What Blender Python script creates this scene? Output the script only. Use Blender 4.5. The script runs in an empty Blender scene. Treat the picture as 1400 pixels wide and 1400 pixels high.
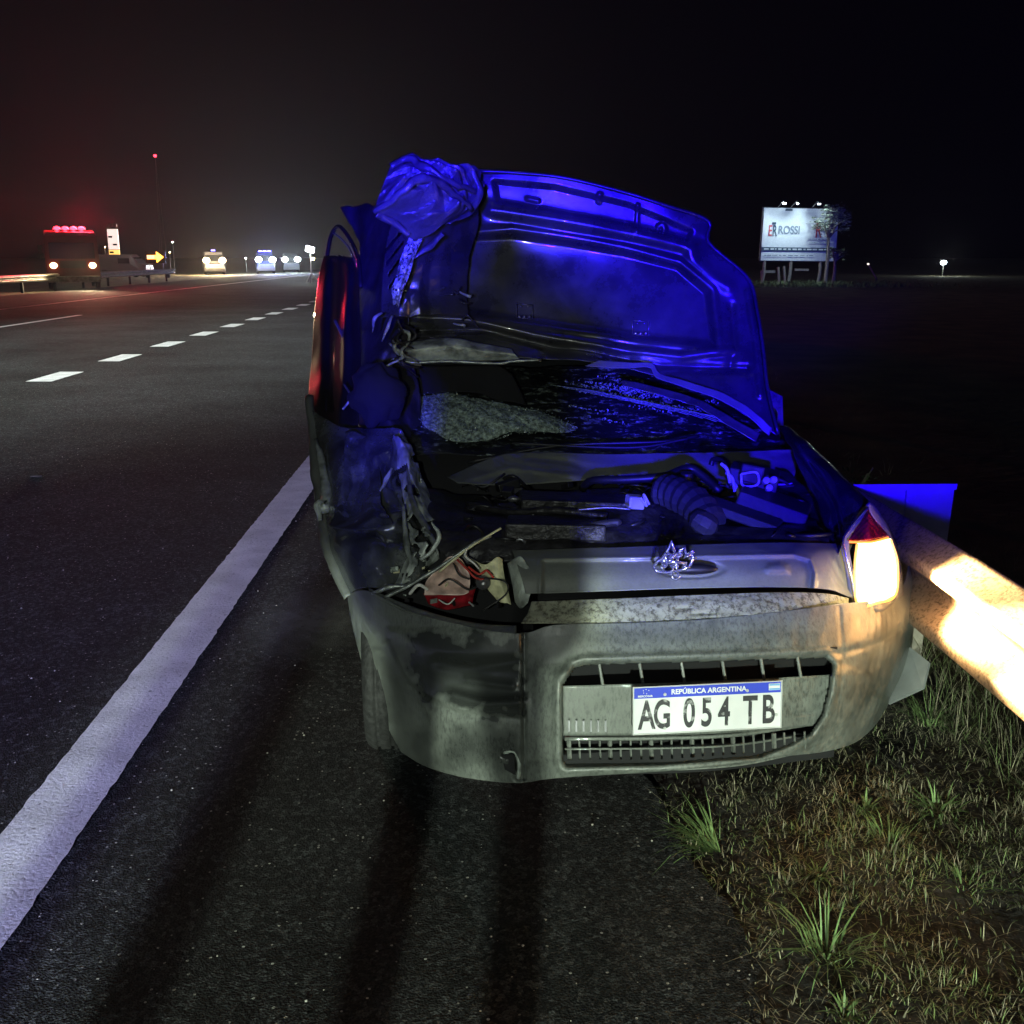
import bpy, bmesh, math, random
import numpy as np
from mathutils import Vector, Matrix, noise
from math import radians as RAD, sin, cos, pi

# ------------------------------------------------------------------ camera, world, lights
SC = bpy.context.scene
COL = SC.collection
PITCH, CAMH, F = RAD(14.0), 1.58, 1400.0
cam_d = bpy.data.cameras.new('camera'); cam = bpy.data.objects.new('camera', cam_d); COL.objects.link(cam)
cam.location = (0, 0, CAMH); cam.rotation_euler = (RAD(90) - PITCH, 0, 0)
cam_d.sensor_width = 36; cam_d.lens = 36 * F / 1400; cam_d.clip_start = 0.05; cam_d.clip_end = 3000
SC.camera = cam
SC.view_settings.view_transform = 'Standard'; SC.view_settings.look = 'None'
SC.view_settings.gamma = 1; SC.view_settings.exposure = 0; SC.view_settings.use_curve_mapping = False
SC.render.film_transparent = False

W = bpy.data.worlds.new('World'); SC.world = W; W.use_nodes = True
wn = W.node_tree; bg = wn.nodes['Background']
sky = wn.nodes.new('ShaderNodeTexSky'); sky.sky_type = 'NISHITA'; sky.sun_disc = False
sky.sun_elevation = RAD(-4); sky.sun_rotation = RAD(200); sky.air_density = 1.0
wn.links.new(sky.outputs[0], bg.inputs[0]); bg.inputs[1].default_value = 0.004

def light(name, kind, loc, energy, color, parent=None, aim=None, size=0.05, spot=60, blend=0.3):
    d = bpy.data.lights.new(name, kind); d.energy = energy; d.color = color
    if kind in ('POINT', 'SPOT'): d.shadow_soft_size = size
    if kind == 'SPOT': d.spot_size = RAD(spot); d.spot_blend = blend
    o = bpy.data.objects.new(name, d); COL.objects.link(o); o.location = loc
    if aim is not None:
        o.rotation_euler = (Vector(aim) - Vector(loc)).to_track_quat('-Z', 'Y').to_euler()
    if parent is not None:
        o.parent = parent; o.location = Vector(loc) - parent.location
    return o
moon = light('moonlight', 'SUN', (0, 0, 50), 0.012, (0.75, 0.8, 1.0), aim=(3, 12, 0)); moon.data.angle = RAD(3)

# key figures of the lighting (lamps themselves are built further down with what carries them)
FLOOD = dict(loc=(-0.50, -8.6, 1.30), energy=7600, color=(0.85, 1.0, 0.80))
BEACON = dict(loc=(-0.68, -9.6, 1.80), energy=38000, color=(0.012, 0.0, 1.0))
HAZE_DENSITY = 0.0005

# ------------------------------------------------------------------ helpers
cP, sP = cos(PITCH), sin(PITCH)
def P(u, v, Y):
    """point of the place seen at photograph position (u, v) at the distance Y ahead of the camera"""
    dx = (np.asarray(u, float) - 700) / F; dy = (700 - np.asarray(v, float)) / F
    yy = cP + dy * sP; zz = -sP + dy * cP; t = np.asarray(Y, float) / yy
    return np.stack([dx * t, np.broadcast_to(Y, np.shape(t)) * 1.0, CAMH + zz * t], -1)
def PG(u, v, z=0.0):
    dx = (u - 700) / F; dy = (700 - v) / F; yy = cP + dy * sP; zz = -sP + dy * cP
    t = (z - CAMH) / zz
    return Vector((dx * t, yy * t, z))
def V3(a): return Vector((float(a[0]), float(a[1]), float(a[2])))

def root(name, label, cat, loc=(0, 0, 0), group=None):
    o = bpy.data.objects.new(name, None); COL.objects.link(o); o.location = loc
    o.empty_display_size = 0.2
    o['label'] = label; o['category'] = cat
    if group: o['group'] = group
    return o
def tag(o, label=None, cat=None, group=None, kind=None):
    if label: o['label'] = label
    if cat: o['category'] = cat
    if group: o['group'] = group
    if kind: o['kind'] = kind
    return o
def origin_of(parent):
    p = Vector((0, 0, 0))
    while parent is not None:
        p += parent.location; parent = parent.parent
    return p
def mesh_obj(name, verts, faces, mat, parent=None, smooth=True, world=True, thick=0, bevel=0):
    me = bpy.data.meshes.new(name)
    verts = np.asarray(verts, float)
    if parent is not None and world:
        verts = verts - np.array(origin_of(parent))
    me.from_pydata([tuple(v) for v in verts], [], [tuple(int(i) for i in f) for f in faces])
    if smooth: me.polygons.foreach_set('use_smooth', [True] * len(me.polygons))
    me.update()
    o = bpy.data.objects.new(name, me); COL.objects.link(o)
    if mat: me.materials.append(mat)
    if parent is not None: o.parent = parent
    if thick:
        m = o.modifiers.new('s', 'SOLIDIFY'); m.thickness = abs(thick); m.offset = -1 if thick > 0 else 1
    if bevel:
        m = o.modifiers.new('b', 'BEVEL'); m.width = bevel; m.segments = 2; m.limit_method = 'ANGLE'
    return o

class MB:
    """collects shapes, linked as ONE mesh"""
    def __init__(s): s.v = []; s.f = []
    def add(s, vs, fs):
        n = len(s.v); s.v += [tuple(map(float, v)) for v in vs]; s.f += [tuple(i + n for i in f) for f in fs]; return s
    def box(s, c, size, rot=None):
        hx, hy, hz = size[0] / 2, size[1] / 2, size[2] / 2
        R = rot if rot is not None else Matrix.Identity(3)
        vs = [Vector(c) + R @ Vector((x * hx, y * hy, z * hz)) for x in (-1, 1) for y in (-1, 1) for z in (-1, 1)]
        return s.add(vs, [(0, 1, 3, 2), (4, 6, 7, 5), (0, 4, 5, 1), (2, 3, 7, 6), (0, 2, 6, 4), (1, 5, 7, 3)])
    def tube(s, pts, r, n=8, cap=True):
        pts = [Vector(p) for p in pts]; m = len(pts)
        rr = r if hasattr(r, '__len__') else [r] * m
        base = len(s.v); up = Vector((0.13, 0.31, 0.94)); prev = None
        for i, p in enumerate(pts):
            d = (pts[min(i + 1, m - 1)] - pts[max(i - 1, 0)]).normalized()
            if prev is None:
                a = d.cross(up)
                if a.length < 1e-3: a = d.cross(Vector((1, 0, 0)))
            else:
                a = prev - d * prev.dot(d)
            a.normalize(); prev = a; b = d.cross(a)
            for k in range(n):
                t = 2 * pi * k / n; q = p + (a * cos(t) + b * sin(t)) * rr[i]; s.v.append(tuple(q))
        for i in range(m - 1):
            for k in range(n):
                k2 = (k + 1) % n
                s.f.append((base + i * n + k, base + i * n + k2, base + (i + 1) * n + k2, base + (i + 1) * n + k))
        if cap:
            s.f.append(tuple(base + k for k in range(n - 1, -1, -1)))
            s.f.append(tuple(base + (m - 1) * n + k for k in range(n)))
        return s
    def lathe(s, c, axis, prof, n=24, close=False):
        """prof: (along, radius)"""
        ax = Vector(axis).normalized(); a = ax.cross(Vector((0, 0, 1)))
        if a.length < 1e-3: a = Vector((1, 0, 0))
        a.normalize(); b = ax.cross(a); base = len(s.v)
        for (h, r) in prof:
            for k in range(n):
                t = 2 * pi * k / n; s.v.append(tuple(Vector(c) + ax * h + (a * cos(t) + b * sin(t)) * r))
        for i in range(len(prof) - 1):
            for k in range(n):
                k2 = (k + 1) % n
                s.f.append((base + i * n + k, base + i * n + k2, base + (i + 1) * n + k2, base + (i + 1) * n + k))
        s.f.append(tuple(base + k for k in range(n - 1, -1, -1)))
        s.f.append(tuple(base + (len(prof) - 1) * n + k for k in range(n)))
        return s
    def ellip(s, c, r, nu=16, nv=10, rot=None, bump=0, seed=0):
        R = rot if rot is not None else Matrix.Identity(3); base = len(s.v)
        for j in range(nv + 1):
            ph = pi * j / nv
            for i in range(nu):
                th = 2 * pi * i / nu
                d = Vector((sin(ph) * cos(th), sin(ph) * sin(th), cos(ph)))
                k = 1 + bump * noise.noise(d * 2.3 + Vector((seed, 0, 0)))
                s.v.append(tuple(Vector(c) + R @ Vector((d.x * r[0] * k, d.y * r[1] * k, d.z * r[2] * k))))
        for j in range(nv):
            for i in range(nu):
                i2 = (i + 1) % nu
                s.f.append((base + j * nu + i, base + (j + 1) * nu + i, base + (j + 1) * nu + i2, base + j * nu + i2))
        return s
    def build(s, name, mat, parent=None, smooth=False, world=True, thick=0, bevel=0):
        return mesh_obj(name, s.v, s.f, mat, parent, smooth, world, thick, bevel)

def catmull(A, m, axis):
    A = np.moveaxis(np.asarray(A, float), axis, 0); n = A.shape[0]
    t = np.linspace(0, n - 1 - 1e-9, m); i = np.floor(t).astype(int); f = (t - i)
    f = f.reshape((-1,) + (1,) * (A.ndim - 1))
    g = lambda k: A[np.clip(k, 0, n - 1)]
    p0, p1, p2, p3 = g(i - 1), g(i), g(i + 1), g(i + 2)
    p0 = np.where((i == 0).reshape(f.shape), 2 * p1 - p2, p0)
    p3 = np.where((i == n - 2).reshape(f.shape), 2 * p2 - p1, p3)
    R = 0.5 * ((2 * p1) + (-p0 + p2) * f + (2 * p0 - 5 * p1 + 4 * p2 - p3) * f ** 2 + (-p0 + 3 * p1 - 3 * p2 + p3) * f ** 3)
    return np.moveaxis(R, 0, axis)

def sdf(U, V, poly):
    """signed distance to polygon (negative inside)"""
    d = np.full(U.shape, 1e9); ins = np.zeros(U.shape, bool); n = len(poly)
    for k in range(n):
        (x0, y0), (x1, y1) = poly[k], poly[(k + 1) % n]
        ex, ey = x1 - x0, y1 - y0; t = np.clip(((U - x0) * ex + (V - y0) * ey) / (ex * ex + ey * ey + 1e-9), 0, 1)
        d = np.minimum(d, np.hypot(U - x0 - t * ex, V - y0 - t * ey))
        c = ((y0 > V) != (y1 > V)) & (U < (x1 - x0) * (V - y0) / ((y1 - y0) + 1e-12) + x0)
        ins ^= c
    return np.where(ins, -d, d)
def dline(U, V, pts):
    d = np.full(U.shape, 1e9)
    for (x0, y0), (x1, y1) in zip(pts[:-1], pts[1:]):
        ex, ey = x1 - x0, y1 - y0; t = np.clip(((U - x0) * ex + (V - y0) * ey) / (ex * ex + ey * ey + 1e-9), 0, 1)
        d = np.minimum(d, np.hypot(U - x0 - t * ex, V - y0 - t * ey))
    return d
def ridge(U, V, pts, w, h): return h * np.exp(-(dline(U, V, pts) / w) ** 2)
def sstep(x, a, b):
    t = np.clip((x - a) / (b - a), 0, 1); return t * t * (3 - 2 * t)

def crumple(pts, amp, freq, seed=0, n=7):
    """folded-metal displacement: sum of triangle waves in random directions, warped a little"""
    rng = np.random.RandomState(seed); sh = pts.shape; p = pts.reshape(-1, 3)
    wv = np.array([noise.noise_vector(Vector(q) * 3.1 + Vector((seed, 0, 0))) for q in p])
    q = p + wv * (0.12 if n != 9 else 0.03)
    d = np.zeros(len(p))
    for k in range(n):
        a = rng.randn(3); a /= np.linalg.norm(a); fr = freq * (0.6 + 1.6 * rng.rand())
        x = q @ a * fr + rng.rand() * 7
        d += (np.abs(x - np.floor(x) - 0.5) * 4 - 1) / (0.6 + fr / freq) * rng.rand()
    dirs = np.stack([0.35 * np.ones(len(p)), -0.85 * np.ones(len(p)), 0.4 * np.ones(len(p))], -1)
    out = dirs * (d * amp)[:, None] + wv * amp * (0.9 if n != 9 else 0.15)
    return out.reshape(sh)

def sheet(name, ctrl, nu, nv, mat, parent, relief=None, hole=None, crum=None, thick=0.002, smooth=True, wear_shade=None):
    G = catmull(catmull(ctrl, nv, 0), nu, 1); U, Vv, D = G[..., 0], G[..., 1], G[..., 2]
    if relief is not None: D = D + relief(U, Vv)
    pts = P(U, Vv, D)
    if crum:
        c = crumple(pts, *crum[:3], n=9 if mat is M.get('crush') else 7)
        if len(crum) > 3: c *= crum[3](U, Vv)[..., None]
        pts = pts + c
    keep = np.ones((nv - 1, nu - 1), bool)
    if hole is not None:
        uc = (U[:-1, :-1] + U[1:, 1:]) / 2; vc = (Vv[:-1, :-1] + Vv[1:, 1:]) / 2
        keep = ~hole(uc, vc)
    idx = np.arange(nu * nv).reshape(nv, nu); faces = []
    for j in range(nv - 1):
        for i in range(nu - 1):
            if keep[j, i]: faces.append((idx[j, i], idx[j + 1, i], idx[j + 1, i + 1], idx[j, i + 1]))
    used = np.unique(np.array(faces)); remap = -np.ones(nu * nv, int); remap[used] = np.arange(len(used))
    o = mesh_obj(name, pts.reshape(-1, 3)[used], remap[np.array(faces)], mat, parent, smooth, True, thick)
    if wear_shade is not None:
        at_ = o.data.attributes.new('wear_shade', 'FLOAT', 'POINT'); at_.data.foreach_set('value', np.clip(wear_shade(U, Vv), 0, 1).reshape(-1)[used].astype(np.float32))
    return o

def noise_uv(u, v, f, seed):
    return np.vectorize(lambda a, b: noise.noise(Vector((a * f, b * f, seed))))(u, v)
def ribbon(name, path, widths, mat, parent, twist=0.0, seed=0, n=40, crum=0.006):
    """torn strip of metal along photo-space path (u, v, Y)"""
    A = catmull(np.array(path, float), n, 0); c = P(A[:, 0], A[:, 1], A[:, 2])
    w = np.interp(np.linspace(0, 1, n), np.linspace(0, 1, len(widths)), widths)
    verts = []; faces = []
    for i in range(n):
        d = V3(c[min(i + 1, n - 1)] - c[max(i - 1, 0)]).normalized()
        s = d.cross(Vector((0.2, -1, 0.3))).normalized(); b = d.cross(s)
        a = twist * i / n + 0.6 * noise.noise(V3(c[i]) * 9 + Vector((seed, 0, 0)))
        s2 = s * cos(a) + b * sin(a)
        bend = b * cos(a) - s * sin(a)
        for k, e in enumerate((-1, -0.35, 0.35, 1)):
            q = V3(c[i]) + s2 * e * w[i] / 2 + bend * (abs(e) - 0.5) * w[i] * 0.35
            q += noise.noise_vector(q * 22 + Vector((seed, 3, 0))) * crum
            verts.append(q)
    for i in range(n - 1):
        for k in range(3):
            faces.append((i * 4 + k, (i + 1) * 4 + k, (i + 1) * 4 + k + 1, i * 4 + k + 1))
    return mesh_obj(name, verts, faces, mat, parent, True, True, 0.0015)

def tubeuv(name, path, r, mat, parent, n=24, sides=8, ripple=0):
    A = catmull(np.array(path, float), n, 0); c = P(A[:, 0], A[:, 1], A[:, 2])
    rr = [r * (1 + (ripple if i % 2 else -ripple)) for i in range(n)] if ripple else r
    return MB().tube([V3(q) for q in c], rr, sides).build(name, mat, parent, smooth=not ripple)

# ------------------------------------------------------------------ materials
def newmat(name):
    m = bpy.data.materials.new(name); m.use_nodes = True
    return m, m.node_tree.nodes, m.node_tree.links, m.node_tree.nodes['Principled BSDF']
def simple(name, col, rough=0.5, metal=0.0, emit=None, es=0, coat=0, bump=0, bscale=60, var=0.0, vscale=8, trans=0):
    m, N, L, b = newmat(name)
    b.inputs['Base Color'].default_value = (*col, 1); b.inputs['Roughness'].default_value = rough
    b.inputs['Metallic'].default_value = metal; b.inputs['Coat Weight'].default_value = coat
    b.inputs['Transmission Weight'].default_value = trans
    if emit: b.inputs['Emission Color'].default_value = (*emit, 1); b.inputs['Emission Strength'].default_value = es
    if var or bump:
        tc = N.new('ShaderNodeTexCoord')
    if var:
        n = N.new('ShaderNodeTexNoise'); n.inputs['Scale'].default_value = vscale; n.inputs['Detail'].default_value = 8
        L.new(tc.outputs['Object'], n.inputs['Vector'])
        r = N.new('ShaderNodeValToRGB'); r.color_ramp.elements[0].position = 0.35; r.color_ramp.elements[1].position = 0.68
        r.color_ramp.elements[0].color = (*[c * (1 - var) for c in col], 1)
        r.color_ramp.elements[1].color = (*[min(1, c * (1 + var)) for c in col], 1)
        L.new(n.outputs[0], r.inputs[0]); L.new(r.outputs[0], b.inputs['Base Color'])
    if bump:
        n2 = N.new('ShaderNodeTexNoise'); n2.inputs['Scale'].default_value = bscale; n2.inputs['Detail'].default_value = 6
        L.new(tc.outputs['Object'], n2.inputs['Vector'])
        bp = N.new('ShaderNodeBump'); bp.inputs['Strength'].default_value = bump; bp.inputs['Distance'].default_value = 0.01
        L.new(n2.outputs[0], bp.inputs['Height']); L.new(bp.outputs[0], b.inputs['Normal'])
    return m

def dusty(name, paint, dust, amount=0.5, speck=0.5, rough=(0.32, 0.75), sscale=150, stretch=1.0, metal=0.4, coat=0.3):
    """paint under road dust, with dark specks and runs where the dust has been knocked off"""
    m, N, L, b = newmat(name)
    tc = N.new('ShaderNodeTexCoord')
    big = N.new('ShaderNodeTexNoise'); big.inputs['Scale'].default_value = 4.5; big.inputs['Detail'].default_value = 9; big.inputs['Roughness'].default_value = 0.65
    L.new(tc.outputs['Object'], big.inputs['Vector'])
    mp = N.new('ShaderNodeMapping'); mp.inputs['Scale'].default_value = (1, 1, stretch); L.new(tc.outputs['Object'], mp.inputs['Vector'])
    sp = N.new('ShaderNodeTexNoise'); sp.inputs['Scale'].default_value = sscale * .7; sp.inputs['Detail'].default_value = 7; sp.inputs['Roughness'].default_value = 0.75
    L.new(mp.outputs[0], sp.inputs['Vector'])
    r1 = N.new('ShaderNodeMapRange'); r1.inputs[1].default_value = 0.3; r1.inputs[2].default_value = 0.7
    r1.inputs[3].default_value = amount - 0.35; r1.inputs[4].default_value = amount + 0.3; L.new(big.outputs[0], r1.inputs[0])
    r2 = N.new('ShaderNodeMapRange'); r2.inputs[1].default_value = 0.40; r2.inputs[2].default_value = 0.53
    r2.inputs[3].default_value = 1 - speck; r2.inputs[4].default_value = 1; L.new(sp.outputs[0], r2.inputs[0])
    at_ = N.new('ShaderNodeAttribute'); at_.attribute_name = 'wear_shade'
    iv = N.new('ShaderNodeMath'); iv.operation = 'SUBTRACT'; iv.inputs[0].default_value = 1; L.new(at_.outputs['Fac'], iv.inputs[1])
    m0 = N.new('ShaderNodeMath'); m0.operation = 'MULTIPLY'; L.new(r1.outputs[0], m0.inputs[0]); L.new(iv.outputs[0], m0.inputs[1])
    mu = N.new('ShaderNodeMath'); mu.operation = 'MULTIPLY'; mu.use_clamp = True
    L.new(m0.outputs[0], mu.inputs[0]); L.new(r2.outputs[0], mu.inputs[1])
    mx = N.new('ShaderNodeMix'); mx.data_type = 'RGBA'
    mx.inputs[6].default_value = (*paint, 1); mx.inputs[7].default_value = (*dust, 1); L.new(mu.outputs[0], mx.inputs[0])
    L.new(mx.outputs[2], b.inputs['Base Color'])
    rr = N.new('ShaderNodeMapRange'); rr.inputs[3].default_value = rough[0]; rr.inputs[4].default_value = rough[1]
    L.new(mu.outputs[0], rr.inputs[0]); L.new(rr.outputs[0], b.inputs['Roughness'])
    mm = N.new('ShaderNodeMapRange'); mm.inputs[3].default_value = metal; mm.inputs[4].default_value = 0; L.new(mu.outputs[0], mm.inputs[0])
    L.new(mm.outputs[0], b.inputs['Metallic'])
    b.inputs['Coat Weight'].default_value = coat
    bp = N.new('ShaderNodeBump'); bp.inputs['Strength'].default_value = 0.25; bp.inputs['Distance'].default_value = 0.002
    L.new(sp.outputs[0], bp.inputs['Height']); L.new(bp.outputs[0], b.inputs['Normal'])
    return m

M = {}
M['paint'] = dusty('dark_grey_paint', (0.035, 0.036, 0.045), (0.20, 0.20, 0.18), 0.12, 0.3, metal=0.6, rough=(0.2, 0.6), coat=0.6)
M['paint_clean'] = simple('dark_gloss_paint', (0.05, 0.048, 0.055), 0.22, 0.7, coat=0.8, var=0.3, vscale=5)
M['under'] = dusty('hood_underside_paint', (0.045, 0.045, 0.05), (0.13, 0.13, 0.12), 0.2, 0.3, rough=(0.24, 0.55), metal=0.45)
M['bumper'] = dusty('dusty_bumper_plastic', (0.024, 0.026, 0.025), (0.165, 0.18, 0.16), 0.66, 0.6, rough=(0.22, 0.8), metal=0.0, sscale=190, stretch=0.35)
M['bumper_gloss'] = dusty('rubbed_bumper_paint', (0.028, 0.03, 0.028), (0.15, 0.165, 0.145), 0.22, 0.5, rough=(0.16, 0.7), metal=0.3, sscale=120)
M['bumper_scuffed'] = dusty('scuffed_bumper_plastic', (0.035, 0.037, 0.036), (0.24, 0.26, 0.23), 0.42, 0.5, rough=(0.4, 0.85), metal=0.0, sscale=160, stretch=0.7)
M['mud'] = dusty('mud_spattered_ledge', (0.05, 0.045, 0.03), (0.34, 0.35, 0.25), 0.80, 0.9, rough=(0.7, 0.9), sscale=95, metal=0, coat=0)
M['panel'] = dusty('dusty_front_panel', (0.09, 0.09, 0.085), (0.17, 0.185, 0.16), 0.66, 0.35, rough=(0.35, 0.7), sscale=210, metal=0.1)
M['black'] = simple('black_plastic', (0.012, 0.012, 0.013), 0.45, var=0.4, vscale=20)
M['void'] = simple('shade_black', (0.006, 0.006, 0.007), 0.9)  # black stands in for shade in openings; mirror and fragments share it
M['engine'] = simple('oily_engine', (0.022, 0.021, 0.022), 0.42, 0.2, bump=0.8, bscale=35, var=0.6, vscale=14)
M['rubber'] = simple('tyre_rubber', (0.010, 0.010, 0.010), 0.8, bump=0.9, bscale=45, var=0.7, vscale=40)
M['alu'] = simple('cast_aluminium', (0.32, 0.32, 0.33), 0.42, 0.85, bump=0.4, bscale=60, var=0.3)
M['steel'] = simple('bare_torn_steel', (0.36, 0.39, 0.36), 0.38, 0.75, bump=0.6, bscale=50, var=0.4, vscale=30)
M['torn'] = simple('torn_dusty_sheet', (0.40, 0.44, 0.40), 0.5, 0.3, bump=0.8, bscale=40, var=0.6, vscale=18)
M['duct'] = simple('grey_intake_plastic', (0.028, 0.028, 0.031), 0.55, bump=0.2, var=0.2)
M['cream'] = simple('cream_lamp_housing', (0.62, 0.60, 0.36), 0.45, var=0.35, vscale=30)
M['redlens'] = simple('red_plastic', (0.30, 0.012, 0.02), 0.15, coat=0.6, var=0.6, vscale=30)
M['pinkpiece'] = simple('scratched_lamp_bowl', (0.55, 0.40, 0.34), 0.45, 0.2, var=0.5, vscale=26)
M['chrome'] = simple('broken_chrome', (0.75, 0.76, 0.78), 0.2, 0.9, var=0.2, vscale=60)
M['white_clip'] = simple('pale_plastic_clip', (0.42, 0.42, 0.45), 0.5, var=0.3)
M['rim'] = simple('steel_rim', (0.12, 0.12, 0.12), 0.5, 0.6)
M['wire_red'] = simple('red_wire', (0.4, 0.03, 0.02), 0.5)
M['wire_white'] = simple('white_wire', (0.6, 0.6, 0.55), 0.5)
M['wire_black'] = simple('black_wire', (0.015, 0.015, 0.015), 0.5)
M['inner'] = simple('dark_inner_panel', (0.03, 0.028, 0.03), 0.5, 0.3, bump=0.5, bscale=20, var=0.5)
M['cloth'] = simple('dark_cloth', (0.03, 0.03, 0.04), 0.9)
M['skin'] = simple('skin', (0.5, 0.32, 0.24), 0.55)
M['hair'] = simple('hair', (0.03, 0.02, 0.015), 0.7)
M['white_paint_metal'] = simple('grey_van_paint', (0.10, 0.10, 0.105), 0.35, coat=0.4)
M['redpaint'] = simple('red_engine_paint', (0.07, 0.006, 0.006), 0.45)
M['glass'] = simple('dark_vehicle_glass', (0.02, 0.022, 0.025), 0.08, 0.0, coat=0.5)
M['blackpaint'] = simple('black_vehicle_paint', (0.02, 0.02, 0.025), 0.3, coat=0.5)
M['bluepaint'] = simple('blue_vehicle_paint', (0.012, 0.018, 0.07), 0.4)
M['wood'] = simple('weathered_post', (0.22, 0.20, 0.16), 0.8, var=0.3, vscale=20)
M['boardframe'] = simple('billboard_frame', (0.05, 0.06, 0.07), 0.6)

def emis(name, col, s, base=(0.5, 0.5, 0.5)):
    return simple(name, base, 0.4, emit=col, es=s)
M['e_white'] = emis('cool_white_lamp', (0.85, 0.95, 1.0), 60)
M['e_warm'] = emis('warm_lamp', (1.0, 0.74, 0.34), 30)
M['e_red'] = emis('red_beacon', (1.0, 0.02, 0.04), 14, (0.4, 0.02, 0.02))
M['e_blue'] = emis('blue_beacon', (0.12, 0.10, 1.0), 24, (0.02, 0.02, 0.4))
M['e_amber'] = emis('amber_arrow', (1.0, 0.45, 0.05), 7, (0.5, 0.3, 0.05))
M['e_sign'] = emis('lit_sign_white', (1.0, 0.80, 0.72), 1.1, (0.7, 0.7, 0.7))
M['e_signy'] = emis('lit_sign_yellow', (1.0, 0.62, 0.15), 1.5, (0.7, 0.5, 0.1))
M['e_lens'] = emis('lit_headlight_lens', (1.0, 0.84, 0.48), 3.2, (0.9, 0.85, 0.6))

# ------------------------------------------------------------------ ground, road, markings
ROADK = -0.0395                      # the road heads 2.3 degrees to the left
def rx(x0, y): return x0 + ROADK * y
def strip_mesh(name, x0, x1, y0, y1, z, mat, n=1, parent=None):
    vs = []; fs = []
    for i in range(n + 1):
        y = y0 + (y1 - y0) * i / n
        vs += [(rx(x0, y), y, z), (rx(x1, y), y, z)]
    for i in range(n): fs.append((2 * i, 2 * i + 1, 2 * i + 3, 2 * i + 2))
    return mesh_obj(name, vs, fs, mat, parent, False)

def asphalt_mat():
    m, N, L, b = newmat('asphalt')
    tc = N.new('ShaderNodeTexCoord')
    def nz(s, d=4, r=0.5):
        n = N.new('ShaderNodeTexNoise'); n.inputs['Scale'].default_value = s; n.inputs['Detail'].default_value = d
        n.inputs['Roughness'].default_value = r; L.new(tc.outputs['Object'], n.inputs['Vector']); return n
    big = nz(0.55, 7, 0.6); mid = nz(7, 6, 0.65); grain = nz(150, 3, 0.7)
    vor = N.new('ShaderNodeTexVoronoi'); vor.inputs['Scale'].default_value = 170; L.new(tc.outputs['Object'], vor.inputs['Vector'])
    r = N.new('ShaderNodeValToRGB'); e = r.color_ramp.elements
    e[0].position = 0.36; e[0].color = (0.011, 0.011, 0.012, 1); e[1].position = 0.68; e[1].color = (0.062, 0.066, 0.068, 1)
    L.new(grain.outputs[0], r.inputs[0])
    r2 = N.new('ShaderNodeMapRange'); r2.inputs[1].default_value = 0.3; r2.inputs[2].default_value = 0.75; r2.inputs[3].default_value = 0.55; r2.inputs[4].default_value = 1.6
    L.new(big.outputs[0], r2.inputs[0])
    r3 = N.new('ShaderNodeMapRange'); r3.inputs[1].default_value = 0.3; r3.inputs[2].default_value = 0.7; r3.inputs[3].default_value = 0.75; r3.inputs[4].default_value = 1.25
    L.new(mid.outputs[0], r3.inputs[0])
    mu = N.new('ShaderNodeMath'); mu.operation = 'MULTIPLY'; L.new(r2.outputs[0], mu.inputs[0]); L.new(r3.outputs[0], mu.inputs[1])
    vm = N.new('ShaderNodeVectorMath'); vm.operation = 'SCALE'; L.new(r.outputs[0], vm.inputs[0]); L.new(mu.outputs[0], vm.inputs['Scale'])
    ag = N.new('ShaderNodeTexVoronoi'); ag.inputs['Scale'].default_value = 75; L.new(tc.outputs['Object'], ag.inputs['Vector'])
    ags = N.new('ShaderNodeSeparateColor'); L.new(ag.outputs['Color'], ags.inputs[0])
    agp = N.new('ShaderNodeMath'); agp.operation = 'POWER'; agp.inputs[1].default_value = 3.0; L.new(ags.outputs[1], agp.inputs[0])
    agm = N.new('ShaderNodeMapRange'); agm.inputs[3].default_value = 0.6; agm.inputs[4].default_value = 2.2; L.new(agp.outputs[0], agm.inputs[0])
    vm2 = N.new('ShaderNodeVectorMath'); vm2.operation = 'SCALE'; L.new(vm.outputs[0], vm2.inputs[0]); L.new(agm.outputs[0], vm2.inputs['Scale']); vm = vm2
    # sparse bright stones
    vr = N.new('ShaderNodeTexVoronoi'); vr.inputs['Scale'].default_value = 60; L.new(tc.outputs['Object'], vr.inputs['Vector'])
    c1 = N.new('ShaderNodeMath'); c1.operation = 'LESS_THAN'; c1.inputs[1].default_value = 0.22; L.new(vr.outputs['Distance'], c1.inputs[0])
    sx = N.new('ShaderNodeSeparateColor'); L.new(vr.outputs['Color'], sx.inputs[0])
    c2 = N.new('ShaderNodeMath'); c2.operation = 'GREATER_THAN'; c2.inputs[1].default_value = 0.92; L.new(sx.outputs[0], c2.inputs[0])
    c3 = N.new('ShaderNodeMath'); c3.operation = 'MULTIPLY'; L.new(c1.outputs[0], c3.inputs[0]); L.new(c2.outputs[0], c3.inputs[1])
    mx = N.new('ShaderNodeMix'); mx.data_type = 'RGBA'; L.new(c3.outputs[0], mx.inputs[0]); L.new(vm.outputs[0], mx.inputs[6]); mx.inputs[7].default_value = (0.42, 0.41, 0.38, 1)
    L.new(mx.outputs[2], b.inputs['Base Color'])
    b.inputs['Roughness'].default_value = 0.85; b.inputs['Specular IOR Level'].default_value = 0.12
    bp = N.new('ShaderNodeBump'); bp.inputs['Strength'].default_value = 0.9; bp.inputs['Distance'].default_value = 0.006
    ad = N.new('ShaderNodeMath'); ad.operation = 'ADD'; L.new(grain.outputs[0], ad.inputs[0]); L.new(vor.outputs['Distance'], ad.inputs[1])
    L.new(ad.outputs[0], bp.inputs['Height']); L.new(bp.outputs[0], b.inputs['Normal'])
    return m
M['asphalt'] = asphalt_mat()
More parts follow.
